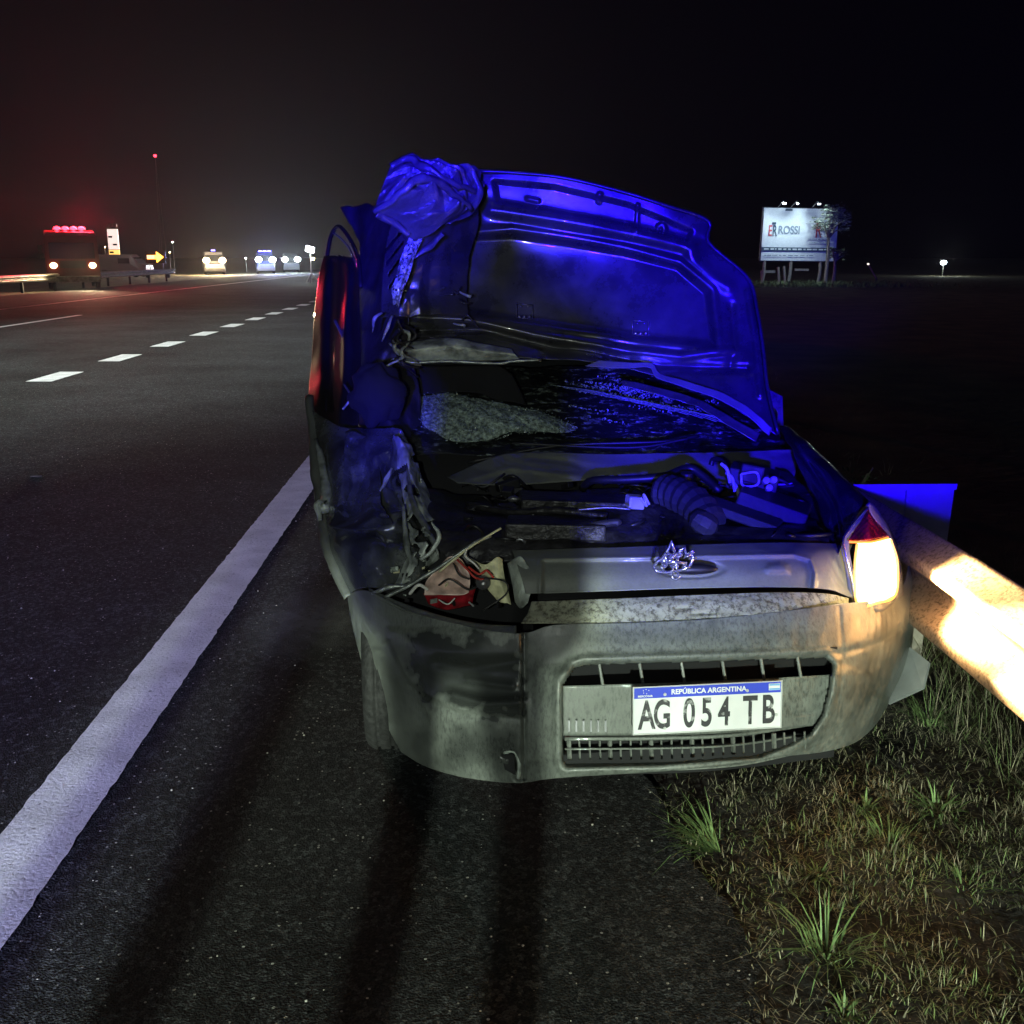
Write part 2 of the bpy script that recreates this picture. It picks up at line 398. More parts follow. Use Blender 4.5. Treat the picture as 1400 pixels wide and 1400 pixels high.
def marking_mat():
    m, N, L, b = newmat('road_marking_paint')
    tc = N.new('ShaderNodeTexCoord')
    n = N.new('ShaderNodeTexNoise'); n.inputs['Scale'].default_value = 75; n.inputs['Detail'].default_value = 5; n.inputs['Roughness'].default_value = 0.7
    L.new(tc.outputs['Object'], n.inputs['Vector'])
    n2 = N.new('ShaderNodeTexNoise'); n2.inputs['Scale'].default_value = 5; n2.inputs['Detail'].default_value = 7; L.new(tc.outputs['Object'], n2.inputs['Vector'])
    r = N.new('ShaderNodeValToRGB'); e = r.color_ramp.elements; e[0].position = 0.30; e[0].color = (0.12, 0.12, 0.13, 1); e[1].position = 0.42; e[1].color = (0.80, 0.80, 0.82, 1)
    L.new(n.outputs[0], r.inputs[0])
    mr = N.new('ShaderNodeMapRange'); mr.inputs[1].default_value = 0.3; mr.inputs[2].default_value = 0.7; mr.inputs[3].default_value = 0.8; mr.inputs[4].default_value = 1.15; L.new(n2.outputs[0], mr.inputs[0])
    vm = N.new('ShaderNodeVectorMath'); vm.operation = 'SCALE'; L.new(r.outputs[0], vm.inputs[0]); L.new(mr.outputs[0], vm.inputs['Scale'])
    L.new(vm.outputs[0], b.inputs['Base Color']); b.inputs['Roughness'].default_value = 0.7
    bp = N.new('ShaderNodeBump'); bp.inputs['Strength'].default_value = 0.9; bp.inputs['Distance'].default_value = 0.006
    L.new(n.outputs[0], bp.inputs['Height']); L.new(bp.outputs[0], b.inputs['Normal'])
    return m
M['marking'] = marking_mat()
M['soil'] = simple('dry_soil', (0.034, 0.030, 0.026), 0.95, bump=1.0, bscale=30, var=0.6, vscale=6)
M['verge'] = simple('dry_verge', (0.13, 0.12, 0.06), 0.95, bump=1.0, bscale=9, var=0.5, vscale=1.2)

g = mesh_obj('ground', [(-900, -60, -0.03), (900, -60, -0.03), (900, 1200, -0.03), (-900, 1200, -0.03)], [(0, 1, 2, 3)], M['verge'], None, False)
tag(g, kind='structure')
# road sheet with an uneven right edge against the grass
rnd = random.Random(4)
edge = [(-30, 0.95), (0, 0.80), (1.0, 0.60)]
for (u, v) in [(1040, 1400), (1020, 1310), (1000, 1230), (960, 1185), (925, 1140), (893, 1080)]:
    p = PG(u, v); edge.append((p.y, p.x))
edge += [(3.1, 0.38), (4.5, 0.42), (7, 0.5), (12, 0.55), (30, -0.1), (80, -2.2), (700, -26.7)]
edge.sort()
E = np.array(edge)
def edge_x(y): return float(np.interp(y, E[:, 0], E[:, 1]))
vs = []; fs = []
ys = list(np.arange(-30, 0, 2.0)) + list(np.arange(0, 12, 0.03)) + list(np.arange(12, 60, 1.0)) + [80, 150, 300, 700]
for y in ys:
    w = 0.035 * noise.noise(Vector((0, y * 2.7, 0))) + 0.025 * noise.noise(Vector((3, y * 11, 0))) if 0 <= y < 12 else 0
    vs += [(rx(-19.5, y), y, 0.0), (edge_x(y) + w, y, 0.0)]
for i in range(len(ys) - 1): fs.append((2 * i, 2 * i + 1, 2 * i + 3, 2 * i + 2))
tag(mesh_obj('road', vs, fs, M['asphalt'], None, False), kind='structure')
# soil of the shoulder beside and beyond the car
def terr(x, y):
    e = x - edge_x(y)
    z = -0.014 + 0.022 * float(sstep(np.array(e), 0, 0.25)) + 0.02 * noise.noise(Vector((x * 3, y * 3, 0))) * min(1, max(0, e * 4)) \
        + 0.008 * noise.noise(Vector((x * 17, y * 17, 2))) * min(1, max(0, e * 6))
    return z - (0.06 * (x - 1.5) if x > 1.5 else 0)
vs = []; fs = []; nx, ny = 90, 130
for j in range(ny):
    y = 0.6 + (j / (ny - 1)) ** 1.5 * 22
    for i in range(nx):
        x = 0.25 + (i / (nx - 1)) ** 1.3 * 9
        z = terr(x, y)
        vs.append((x, y, float(z)))
for j in range(ny - 1):
    for i in range(nx - 1):
        a = j * nx + i; fs.append((a, a + 1, a + nx + 1, a + nx))
tag(mesh_obj('road_shoulder', vs, fs, M['soil'], None, True), kind='structure')

# edge line: solid white, its borders slightly ragged; thin slab 4 mm above the asphalt
def painted(name, x0, x1, y0, y1, label, cat, group=None, rag=0.006, n=60):
    vs = []; fs = []
    for i in range(n + 1):
        y = y0 + (y1 - y0) * i / n
        a = rag * (.5 * noise.noise(Vector((x0 * 5, y * 45, 1))) + .6 * noise.noise(Vector((x0, y * 160, 3)))); c = rag * (.5 * noise.noise(Vector((x1 * 5, y * 45, 7))) + .6 * noise.noise(Vector((x1, y * 160, 5))))
        vs += [(rx(x0, y) + a, y, 0.004), (rx(x1, y) + c, y, 0.004)]
    for i in range(n): fs.append((2 * i, 2 * i + 1, 2 * i + 3, 2 * i + 2))
    o = mesh_obj(name, vs, fs, M['marking'], None, False)
    return o
def line_x(u, v):
    p = PG(u, v); return p.x - ROADK * p.y
xl = (line_x(0, 1140) + line_x(430, 615)) / 2; xr = (line_x(0, 1308) + line_x(430, 665)) / 2
o = painted('edge_line', xl, xr, -6, 80, '', '', n=2200, rag=0.009); tag(o, kind='structure')
dash_px = [((40, 118), 515), ((137, 192), 490), ((207, 250), 471), ((262, 297), 457), ((303, 333), 445), ((338, 362), 436), ((365, 388), 428), ((390, 408), 420.5)]
xd = np.mean([line_x((a + c) / 2, v) for (a, c), v in dash_px])
for (a, c), v in dash_px[:4]: pass
y_first = PG(78, 515).y; y2 = PG(164, 490).y
period = (PG(351, 436).y - y_first) / 5.0
for k in range(-1, 16):
    yc = y_first + k * period
    tag(painted('lane_dash', xd - 0.17, xd + 0.17, yc - 0.22 * period, yc + 0.22 * period, '', '', n=20, rag=0.012), kind='structure')
xo = line_x(22, 444)
tag(painted('far_lane_line', xo - 0.08, xo + 0.08, 18, 29, '', '', n=30), kind='structure')
tag(painted('far_edge_line', xo - 3.7, xo - 3.55, 20, 160, '', '', n=60), kind='structure')
# ------------------------------------------------------------------ guardrails
def rust_mat():
    m, N, L, b = newmat('rust_pitted_rail')
    tc = N.new('ShaderNodeTexCoord')
    n = N.new('ShaderNodeTexNoise'); n.inputs['Scale'].default_value = 75; n.inputs['Detail'].default_value = 8; n.inputs['Roughness'].default_value = 0.75
    L.new(tc.outputs['Object'], n.inputs['Vector'])
    r = N.new('ShaderNodeValToRGB'); e = r.color_ramp.elements
    e[0].position = 0.38; e[0].color = (0.07, 0.045, 0.03, 1); e[1].position = 0.52; e[1].color = (0.27, 0.20, 0.155, 1)
    L.new(n.outputs[0], r.inputs[0]); L.new(r.outputs[0], b.inputs['Base Color'])
    b.inputs['Roughness'].default_value = 0.6; b.inputs['Metallic'].default_value = 0.25
    bp = N.new('ShaderNodeBump'); bp.inputs['Strength'].default_value = 0.6; bp.inputs['Distance'].default_value = 0.004
    L.new(n.outputs[0], bp.inputs['Height']); L.new(bp.outputs[0], b.inputs['Normal'])
    return m
M['rust'] = rust_mat()
M['galv'] = simple('galvanised_steel', (0.30, 0.30, 0.28), 0.5, 0.5, var=0.3, vscale=6)
def guardrail(name, label, x0, y0, y1, post_ys, mat, ztop=0.69, side=-1, post_mat=None, kick=1.0, post_label=None):
    t = root(name, label, 'guardrail', (rx(x0, y0), y0, 0))
    # W profile: (depth towards the road, height below the top)
    prof = [(0.0, 0.0), (0.006, 0.012), (0.070, 0.052), (0.080, 0.062), (0.080, 0.092), (0.070, 0.102), (0.008, 0.148), (0.0, 0.158), (0.0, 0.172), (0.008, 0.182), (0.070, 0.228), (0.080, 0.238), (0.080, 0.268), (0.070, 0.278), (0.006, 0.318), (0.0, 0.33)]
    n = max(2, int((y1 - y0) / 0.25)); vs = []; fs = []
    for i in range(n + 1):
        y = y0 + (y1 - y0) * i / n
        wob = 0.012 * noise.noise(Vector((1, y * 0.8, 0))) * kick
        for (d, h) in prof:
            vs.append((rx(x0, y) + side * d + wob, y, ztop - h + 0.01 * noise.noise(Vector((5, y * 0.9, 0))) * kick))
    m = len(prof)
    for i in range(n):
        for k in range(m - 1):
            fs.append((i * m + k, (i + 1) * m + k, (i + 1) * m + k + 1, i * m + k + 1))
    mesh_obj('rail_beam', vs, fs, mat, t, True, True, 0.004)
    for y in post_ys:
        b = MB(); x = rx(x0, y) - side * 0.085
        b.box((x, y, ztop / 2 - 0.02), (0.12, 0.012, ztop + 0.02))
        for s in (-1, 1): b.box((x + s * 0.056, y, ztop / 2 - 0.02), (0.01, 0.07, ztop + 0.02))
        b.box((x + side * 0.05, y, ztop - 0.165), (0.05, 0.09, 0.2))
        b.build('post', post_mat or M['galv'], t)
    return t
near_rail = guardrail('guardrail', 'rusty pitted steel guardrail glowing in the headlight beam beside the wrecked car', 1.42, -3, 26, [-1.6, 1.4, 5.4, 9.4, 13.4, 17.4], M['rust'], kick=0.8, ztop=0.75)
far_rail = guardrail('guardrail', 'far guardrail on dark posts beyond the road, before the fire engine', -20.3, 40, 72, [40 + 3.8 * k for k in range(9)], M['galv'], ztop=0.78, side=1, post_mat=M['black'], kick=0.4)

# board standing in the grass behind the rail, lit blue
t = root('white_board', 'flat pale board standing in the grass behind the guardrail, tinted blue', 'board', (1.45, 3.8, 0))
c = [P(1150, 661, 3.78), P(1306, 660, 3.86), P(1292, 760, 3.80), P(1150, 760, 3.72)]
M['shard'] = simple('grey_shard', (0.16, 0.17, 0.17), 0.5, var=.3)
M['board'] = simple('pale_board', (0.62, 0.62, 0.66), 0.5, var=0.08, vscale=6)
def lerp2(c, a, b): return V3(c[0]) * (1 - a) * (1 - b) + V3(c[1]) * a * (1 - b) + V3(c[2]) * a * b + V3(c[3]) * (1 - a) * b
for a0, a1 in ((0.0, 0.565), (0.578, 1.0)):
    q = [lerp2(c, a0, 0.09), lerp2(c, a1, 0.09), lerp2(c, a1, 1), lerp2(c, a0, 1)]
    mesh_obj('panel', q, [(0, 3, 2, 1)], M['board'], t, False, True, 0.02)
q = [lerp2(c, 0, 0), lerp2(c, 1.0, 0), lerp2(c, 1.0, 0.08), lerp2(c, 0, 0.08)]
q = [p + Vector((0, -0.02, 0)) for p in q]
mesh_obj('top_lip', q, [(0, 3, 2, 1)], M['board'], t, False, True, 0.05)
for a in (0.25, 0.85):
    p = lerp2(c, a, 1); MB().box((p.x, p.y + 0.05, 0.2), (0.04, 0.04, 0.5)).build('leg', M['wood'], t)
# small pale block between bumper and rail
q = [V3(P(1243, 884, 3.12)), V3(P(1270, 905, 3.05)), V3(P(1262, 940, 3.0)), V3(P(1214, 962, 3.05))]
o = mesh_obj('plastic_shard', [p for p in q], [(0, 3, 2, 1)], M['shard'], None, False, True, 0.012)
tag(o, 'pale broken plastic shard wedged between the bumper corner and the guardrail', 'debris')

# ------------------------------------------------------------------ the wrecked car
CAR = root('wrecked_car', 'dark grey wrecked hatchback with crushed nose and hood thrown up, leaning on the guardrail', 'car', (0.38, 4.2, 0))
# --- front bumper
cols = [
 [(474,812,3.02),(482,860,3.00),(497,915,2.97),(520,975,2.93),(548,1028,2.88)],
 [(503,808,2.85),(520,860,2.82),(535,915,2.79),(558,980,2.76),(582,1048,2.74)],
 [(560,836,2.70),(570,880,2.68),(585,930,2.66),(605,1000,2.64),(628,1062,2.64)],
 [(640,856,2.62),(645,900,2.60),(650,950,2.58),(660,1010,2.57),(680,1069,2.58)],
 [(712,866,2.585),(713,905,2.565),(714,955,2.54),(715,1010,2.53),(716,1070,2.545)],
 [(760,854,2.58),(760,900,2.545),(760,955,2.515),(760,1010,2.51),(760,1064,2.52)],
 [(860,851,2.58),(860,905,2.53),(860,955,2.50),(860,1010,2.50),(860,1058,2.51)],
 [(960,846,2.58),(960,900,2.53),(960,950,2.50),(960,1005,2.50),(960,1050,2.51)],
 [(1060,836,2.61),(1060,890,2.56),(1060,945,2.53),(1060,995,2.53),(1060,1036,2.55)],
 [(1140,826,2.68),(1142,880,2.63),(1142,935,2.60),(1140,985,2.61),(1128,1028,2.64)],
 [(1200,820,2.82),(1204,865,2.78),(1200,915,2.76),(1190,965,2.77),(1172,1014,2.80)],
 [(1232,806,2.98),(1240,845,2.96),(1236,890,2.95),(1222,935,2.95),(1198,990,2.97)],
 [(1244,770,3.15),(1252,820,3.15),(1247,870,3.14),(1238,915,3.14),(1212,968,3.15)]]
ctrl = np.array(cols, float).transpose(1, 0, 2)
OPEN = [(786, 913), (800, 909), (1128, 898), (1137, 908), (1134, 940), (1126, 978), (1108, 1003), (1080, 1018), (1040, 1034), (900, 1044), (774, 1047), (770, 1040), (770, 935)]
def bump_relief(U, V):
    r = np.zeros(U.shape)
    r += -0.018 * sstep(V, 905, 925) * sstep(U, 735, 780) * (1 - sstep(U, 1150, 1230))       # lower face stands proud
    r += ridge(U, V, [(716, 868), (716, 1064)], 3.0, 0.012)                                   # split
    r += np.where(U < 716, -0.010, 0) * sstep(U, 560, 640)
    cr = [(530, 880), (550, 925), (580, 955), (630, 975), (715, 982)]
    r += ridge(U, V, cr, 3.5, 0.006)
    r += -0.012 * sstep(sdf(U, V, cr + [(715, 860), (530, 860)]), 6, -6)
    # dent
    r += 0.030 * np.exp(-(((U - 650) / 62) ** 2 + ((V - 935) / 28) ** 2))
    r += ridge(U, V, [(620, 950), (665, 962), (712, 960)], 8, -0.022)
    r += ridge(U, V, [(600, 905), (640, 912), (705, 905)], 9, 0.010) + ridge(U, V, [(640, 930), (700, 938)], 6, -0.012)
    s = sdf(U, V, OPEN); r += -0.008 * np.exp(-((s - 8) / 5) ** 2) + 0.02 * sstep(s, 4, -2)
    r += ridge(U, V, [(1148, 830), (1152, 890), (1146, 960)], 2.5, 0.004)
    r += ridge(U, V, [(1000, 905), (1150, 893), (1200, 880), (1250, 850)], 5, 0.006)
    r += ridge(U, V, [(690, 1030), (700, 1032), (708, 1062)], 5, 0.02)
    return r
def bumper_wear_shade(U, V):
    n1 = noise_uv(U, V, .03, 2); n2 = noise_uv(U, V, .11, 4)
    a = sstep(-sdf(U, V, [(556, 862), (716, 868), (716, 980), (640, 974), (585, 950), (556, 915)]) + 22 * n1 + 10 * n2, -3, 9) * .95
    b_ = sstep(-sdf(U, V, [(622, 985), (716, 988), (714, 1052), (660, 1060), (600, 1040)]) + 16 * n1 + 8 * n2, -16, 26) * .8  # leg shadow painted in by thinning the dust
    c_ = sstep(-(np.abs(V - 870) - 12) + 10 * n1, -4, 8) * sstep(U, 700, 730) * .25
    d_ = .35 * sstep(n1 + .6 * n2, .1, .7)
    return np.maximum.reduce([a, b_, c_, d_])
sheet('bumper', ctrl, 420, 150, M['bumper'], CAR, bump_relief, lambda u, v: (sdf(u, v, OPEN) < -1) | ((u < 713) & False), crum=(0.0020, 9, 3), thick=0.004, wear_shade=lambda U, V: bumper_wear_shade(U, V))
# rubbed plate of paint on the left half
def sub(part, u0, u1, v0, v1, off, n=60):
    pass
# top edge lip of the bumper's left corner
sheet('bumper_lip', [[(503,803,2.88),(545,822,2.76),(610,843,2.68),(665,853,2.63),(706,855,2.61)],[(506,814,2.84),(548,834,2.715),(610,854,2.64),(665,864,2.59),(706,867,2.57)]], 60, 6, M['bumper'], CAR, thick=0.003)
# recessed parts of the lower opening
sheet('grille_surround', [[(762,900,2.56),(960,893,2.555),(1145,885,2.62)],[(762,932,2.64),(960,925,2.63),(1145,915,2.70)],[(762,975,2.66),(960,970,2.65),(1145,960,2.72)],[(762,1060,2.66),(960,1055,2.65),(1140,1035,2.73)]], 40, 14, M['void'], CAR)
sheet('number_plate_panel', [[(768,938,2.545),(960,932,2.525),(1142,922,2.605)],[(768,1006,2.535),(960,1004,2.52),(1140,990,2.605)]], 90, 20, M['bumper'], CAR,
      relief=lambda U, V: ridge(U, V, [(822, 935), (822, 1000)], 1.6, 0.006) + ridge(U, V, [(1098, 930), (1098, 975)], 1.6, 0.006) + ridge(U, V, [(1085, 978), (1125, 970)], 2, 0.006), crum=(0.0012, 12, 5))
sheet('lower_lip', [[(770,1044,2.52),(900,1042,2.51),(1010,1036,2.53),(1085,1018,2.58)],[(768,1056,2.50),(900,1054,2.49),(1010,1047,2.51),(1095,1030,2.57)]], 60, 6, M['bumper'], CAR)
for (u, v0, v1, yy) in [(822, 906, 936, 2.55), (877, 905, 934, 2.55), (934, 903, 933, 2.55), (990, 901, 931, 2.555), (1043, 900, 930, 2.565), (1093, 898, 926, 2.585)]:
    a, c = V3(P(u - 3, v0, yy)), V3(P(u + 2, v1, yy - 0.01))
    MB().tube([a, c], 0.0045, 6).build('grille_fin', M['bumper'], CAR)
for k in range(24):
    u = 778 + k * 14; v0 = 1012 - max(0, u - 860) * 0.05; v1 = 1038 - max(0, u - 900) * 0.07
    a, c = V3(P(u, v0, 2.56)), V3(P(u + 1, v1, 2.555))
    MB().tube([a, c], 0.003 if k % 4 else 0.0065, 5).build('lower_grille_bar', M['bumper'], CAR)
for (va, vb, r) in [(1010, 996, 0.006), (1024, 1010, 0.0032)]:
    tubeuv('lower_grille_rail', [(772, va, 2.552), (900, va - 1, 2.54), (1000, va - 5, 2.55), (1100, vb - 5, 2.60)], r, M['bumper'], CAR)
for k in range(6):
    u = 778 + k * 10
    MB().tube([V3(P(u, 985, 2.522)), V3(P(u, 1000, 2.52))], 0.0025, 5).build('broken_clip', M['white_clip'], CAR)
tubeuv('tow_eye_notch', [(690,1030,2.555),(698,1026,2.545),(706,1030,2.54),(710,1045,2.535),(709,1064,2.54)], 0.006, M['torn'], CAR, 20, 6)
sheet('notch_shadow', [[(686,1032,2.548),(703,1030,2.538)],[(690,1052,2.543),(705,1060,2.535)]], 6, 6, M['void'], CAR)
# --- mud ledge and gap
def mud_rel(U, V):
    r = 0.0 * U
    for k in range(9): r += ridge(U, V, [(742 + 45 * k + 9 * (k % 3), 822), (748 + 45 * k, 842)], 2.2, 0.004 if k < 2 else 0.002)
    r += ridge(U, V, [(925, 832), (945, 831)], 2, 0.01) + ridge(U, V, [(945, 839), (975, 838)], 2, 0.01)
    return r
sheet('mud_covered_ledge', [[(726,822,2.66),(840,818,2.64),(960,813,2.64),(1060,810,2.665),(1128,812,2.72),(1160,818,2.78)],[(722,836,2.63),(840,832,2.61),(960,828,2.61),(1060,823,2.635),(1128,822,2.70),(1160,826,2.76)],[(712,852,2.59),(840,852,2.585),(960,847,2.585),(1060,837,2.61),(1130,829,2.68),(1164,828,2.73)]], 170, 26, M['mud'], CAR, relief=mud_rel, crum=(0.0022, 16, 9))
sheet('seam_gap', [[(735,803,2.76),(960,800,2.74),(1135,800,2.80)],[(735,824,2.72),(960,820,2.70),(1135,816,2.77)]], 30, 4, M['void'], CAR)
# --- hood lock panel
PAN = [(744, 768), (1085, 762), (1104, 768), (1110, 784), (1108, 806), (742, 812)]
def pan_rel(U, V):
    s = sdf(U, V, PAN)
    r = 0.012 * sstep(s, 5, -3) - 0.006 * np.exp(-((s - 4) / 3) ** 2)
    e = sdf(U, V, [(1045, 778), (1050, 770), (1066, 768), (1078, 772), (1080, 784), (1050, 784)])
    r += -0.014 * sstep(e, 3, -6)
    el = ((U - 945) / 40) ** 2 + ((V - 778) / 11) ** 2
    r += 0.010 * np.exp(-((el - 1) / 0.35) ** 2)
    return r
sheet('hood_lock_panel', [[(700,752,2.90),(800,749,2.86),(940,744,2.84),(1060,741,2.86),(1125,742,2.90),(1166,744,2.98)],[(705,766,2.82),(800,764,2.79),(940,760,2.77),(1060,757,2.79),(1125,757,2.83),(1160,760,2.92)],[(712,788,2.75),(800,786,2.73),(940,782,2.72),(1060,779,2.735),(1125,780,2.78),(1160,788,2.85)],[(718,812,2.72),(800,809,2.70),(940,804,2.69),(1060,803,2.705),(1130,806,2.75),(1166,818,2.80)]], 200, 44, M['panel'], CAR, relief=pan_rel, crum=(0.0016, 8, 4))
# crushed badge
rb = random.Random(8); b = MB()
for (u, v) in [(902, 781), (912, 776), (930, 778), (918, 788), (945, 778)]:
    a = V3(P(u, v, 2.675)); 
pts = [(893,776),(899,767),(906,763),(915,748),(918,740),(921,750),(924,760),(930,752),(936,748),(938,758),(944,754),(948,762),(944,772),(936,778),(924,781),(910,783),(898,781),(893,776)]
b.tube([V3(P(u, v, 2.67 + 0.012 * rb.random())) for u, v in pts], 0.0048, 6)
for k in range(30):
    u = 900 + rb.random() * 44; v = 756 + rb.random() * 20
    a = V3(P(u, v, 2.675)); d = V3((rb.uniform(-.012, .02), rb.uniform(-.02, .0), rb.uniform(-.02, .022)))
    b.tube([a, a + d * 0.5 + V3((0.003, 0, 0.002)), a + d], [0.006, 0.005, 0.002], 4)
b.tube([V3(P(921, 782, 2.665)), V3(P(919, 790, 2.66)), V3(P(924, 793, 2.66)), V3(P(929, 789, 2.66)), V3(P(926, 782, 2.665))], 0.0032, 6)
b.tube([V3(P(905, 772, 2.67)), V3(P(920, 768, 2.66)), V3(P(938, 770, 2.665))], 0.005, 6)
b.build('broken_badge', M['chrome'], CAR, smooth=True)
b = MB(); b.ellip(V3(P(945, 778, 2.715)), (0.075, 0.018, 0.016), 20, 8); b.build('badge_recess', M['black'], CAR, smooth=True)
# --- right front corner, fender and headlight
sheet('right_fender', [
 [(1066,583,3.85),(1074,582,3.85),(1080,586,3.9),(1084,596,4.0)],
 [(1080,612,3.6),(1098,604,3.6),(1110,610,3.64),(1116,624,3.76)],
 [(1098,650,3.34),(1122,632,3.34),(1140,636,3.38),(1150,652,3.5)],
 [(1120,700,3.10),(1146,668,3.10),(1168,666,3.12),(1184,690,3.24)],
 [(1134,740,2.97),(1158,716,2.95),(1186,688,2.97),(1216,722,3.16)],
 [(1140,790,2.86),(1154,742,2.88),(1190,700,2.98),(1246,772,3.2)]], 50, 90, M['paint'], CAR,
 relief=lambda U, V: ridge(U, V, [(1078, 600), (1110, 640), (1140, 690), (1150, 730)], 4, 0.01), crum=(0.004, 6, 12),
 hole=lambda u, v: sdf(u, v, [(1187,694),(1156,738),(1160,780),(1168,828),(1232,828),(1234,770),(1214,722)]) < 0)
sheet('headlight_bezel', [[(1186,688,2.93),(1190,686,2.94),(1196,694,2.98)],[(1152,736,2.85),(1190,734,2.86),(1216,722,3.0)],[(1156,780,2.82),(1195,780,2.83),(1232,770,3.0)],[(1164,834,2.80),(1205,836,2.80),(1236,812,2.98)]], 24, 30, M['panel'], CAR,
 hole=lambda u, v: sdf(u, v, [(1187,697),(1160,738),(1168,780),(1172,826),(1224,815),(1226,770),(1212,734)]) < 0)
tubeuv('headlight_chrome_edge', [(1187,694,2.90),(1160,726,2.86),(1153,740,2.83),(1158,765,2.81),(1166,800,2.80),(1168,826,2.79),(1155,832,2.76)], 0.0035, M['chrome'], CAR, 30)
hl = sheet('headlight', [[(1172,742,2.86),(1196,741,2.85),(1218,736,2.94)],[(1168,775,2.82),(1198,776,2.80),(1226,770,2.92)],[(1171,826,2.80),(1200,824,2.78),(1226,812,2.90)]], 26, 26, M['e_lens'], CAR, relief=lambda U, V: 0.002 * np.sin(U * 0.7))
M['lens_edge'] = emis('amber_lens_rim', (1.0, 0.52, 0.10), 1.5, (0.6, 0.4, 0.1))
tubeuv('headlight_rim', [(1172,744,2.85),(1169,775,2.81),(1172,826,2.79),(1200,824,2.775),(1224,813,2.89),(1227,770,2.91),(1218,738,2.93)], 0.004, M['lens_edge'], CAR, 40)
tr = sheet('turn_lens', [[(1186,698,2.91),(1187,696,2.91),(1189,698,2.92)],[(1173,718,2.87),(1189,716,2.87),(1203,718,2.94)],[(1159,739,2.83),(1190,738,2.83),(1215,732,2.93)]], 24, 24, M['redlens'], CAR, relief=lambda U, V: 0.004 * np.sin(U * 0.9) * np.sin(V * 0.9))
M['ambline'] = emis('amber_lens_edge', (1.0, 0.25, 0.03), 2.2, (0.6, 0.15, 0.02))
tubeuv('turn_lens_edge', [(1161,741,2.81),(1190,741,2.80),(1214,735,2.91)], 0.003, M['ambline'], CAR)
# lamp inside the headlight throws onto the rail
light('headlight_bulb', 'SPOT', V3(P(1212, 822, 2.76)), 600, (1.0, 0.70, 0.30), CAR, aim=(1.31, 2.05, 0.66), size=0.02, spot=50, blend=0.8)
light('headlight_glow', 'SPOT', V3(P(1229, 800, 2.84)), 170, (1.0, 0.66, 0.26), CAR, aim=(1.6, 2.55, 0.64), size=0.02, spot=94, blend=.7)
light('headlight_halo', 'POINT', V3(P(1205, 790, 2.72)), 1.6, (1.0, 0.72, 0.36), CAR, size=0.03)

# --- cowl and firewall
cw = lambda U, V: ridge(U, V, [(720, 628), (780, 632), (800, 640)], 5, 0.012) + ridge(U, V, [(640, 655), (700, 640), (760, 648), (790, 652)], 4, -0.010)
sheet('cowl_panel', [[(612,652,3.42),(670,626,3.52),(716,619,3.58),(860,620,3.62),(1000,617,3.62),(1088,614,3.6)],
                     [(618,655,3.36),(680,642,3.46),(730,636,3.52),(860,634,3.57),(1000,632,3.57),(1088,630,3.55)],
                     [(626,660,3.32),(690,664,3.40),(760,660,3.46),(860,654,3.5),(960,662,3.5),(1086,652,3.46)]], 120, 26, M['panel'], CAR, relief=cw, crum=(0.005, 6, 21))
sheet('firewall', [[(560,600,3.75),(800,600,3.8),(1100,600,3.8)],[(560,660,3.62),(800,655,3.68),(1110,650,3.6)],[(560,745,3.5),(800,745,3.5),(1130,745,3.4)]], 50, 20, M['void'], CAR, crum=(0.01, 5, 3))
# engine mass
sheet('engine_block', [[(560,668,3.45),(700,676,3.45),(860,668,3.4),(1000,690,3.35),(1100,690,3.3)],
                       [(575,700,3.15),(700,702,3.15),(860,698,3.1),(1000,712,3.1),(1115,712,3.05)],
                       [(600,740,2.95),(700,735,2.95),(860,730,2.93),(1000,732,2.93),(1130,735,2.95)],
                       [(620,775,2.9),(700,765,2.88),(860,760,2.86),(1000,758,2.86),(1130,760,2.9)]], 130, 60, M['engine'], CAR, crum=(0.022, 5, 33))
def blk(name, u, v, Y, size, mat, rz=0, ry=0, rx_=0, bevel=0.006):
    R = (Matrix.Rotation(rz, 3, 'Z') @ Matrix.Rotation(ry, 3, 'Y') @ Matrix.Rotation(rx_, 3, 'X'))
    return MB().box(V3(P(u, v, Y)), size, R).build(name, mat, CAR, bevel=bevel)
blk('rocker_cover', 800, 694, 3.18, (0.42, 0.14, 0.07), M['engine'], 0.05, 0.05)
blk('rocker_cover', 760, 722, 2.98, (0.30, 0.12, 0.05), M['engine'], -0.08)
tubeuv('intake_duct', [(905,672,3.22),(925,676,3.17),(950,690,3.10),(972,718,3.02)], 0.056, M['duct'], CAR, 15, 14, 0.05)
blk('intake_box', 962, 714, 3.0, (0.095, 0.10, 0.07), M['duct'], -0.15, 0.5, 0, 0.034)
blk('sensor_housing', 868, 686, 3.10, (0.052, 0.05, 0.040), M['white_clip'], 0.2, 0.1)
tubeuv('bracket', [(876, 680, 3.06), (884, 692, 3.05), (880, 676, 3.04), (888, 690, 3.03)], 0.004, M['white_clip'], CAR)
blk('fuse_box', 1030, 655, 3.28, (0.16, 0.12, 0.07), M['duct'], -0.3, 0.15)
blk('fuse_box_lid', 1028, 648, 3.21, (0.075, 0.02, 0.06), M['inner'], -0.3, 0.15)
blk('battery', 1058, 690, 3.15, (0.22, 0.16, 0.05), M['duct'], -0.35, 0.28)
blk('battery_tray', 1010, 702, 3.06, (0.26, 0.10, 0.03), M['duct'], -0.42, 0.25)
for i, (u, v) in enumerate([(990, 640), (997, 652), (1003, 664)]):
    tubeuv('bracket', [(u - 4, v - 6, 3.22), (u + 4, v + 2, 3.2), (u + 8, v + 20, 3.2)], 0.006, M['white_clip'], CAR)
tubeuv('fuse_frame', [(1013,648,3.19),(1034,646,3.19),(1036,662,3.19),(1016,664,3.19),(1013,648,3.19)], 0.004, M['white_clip'], CAR)
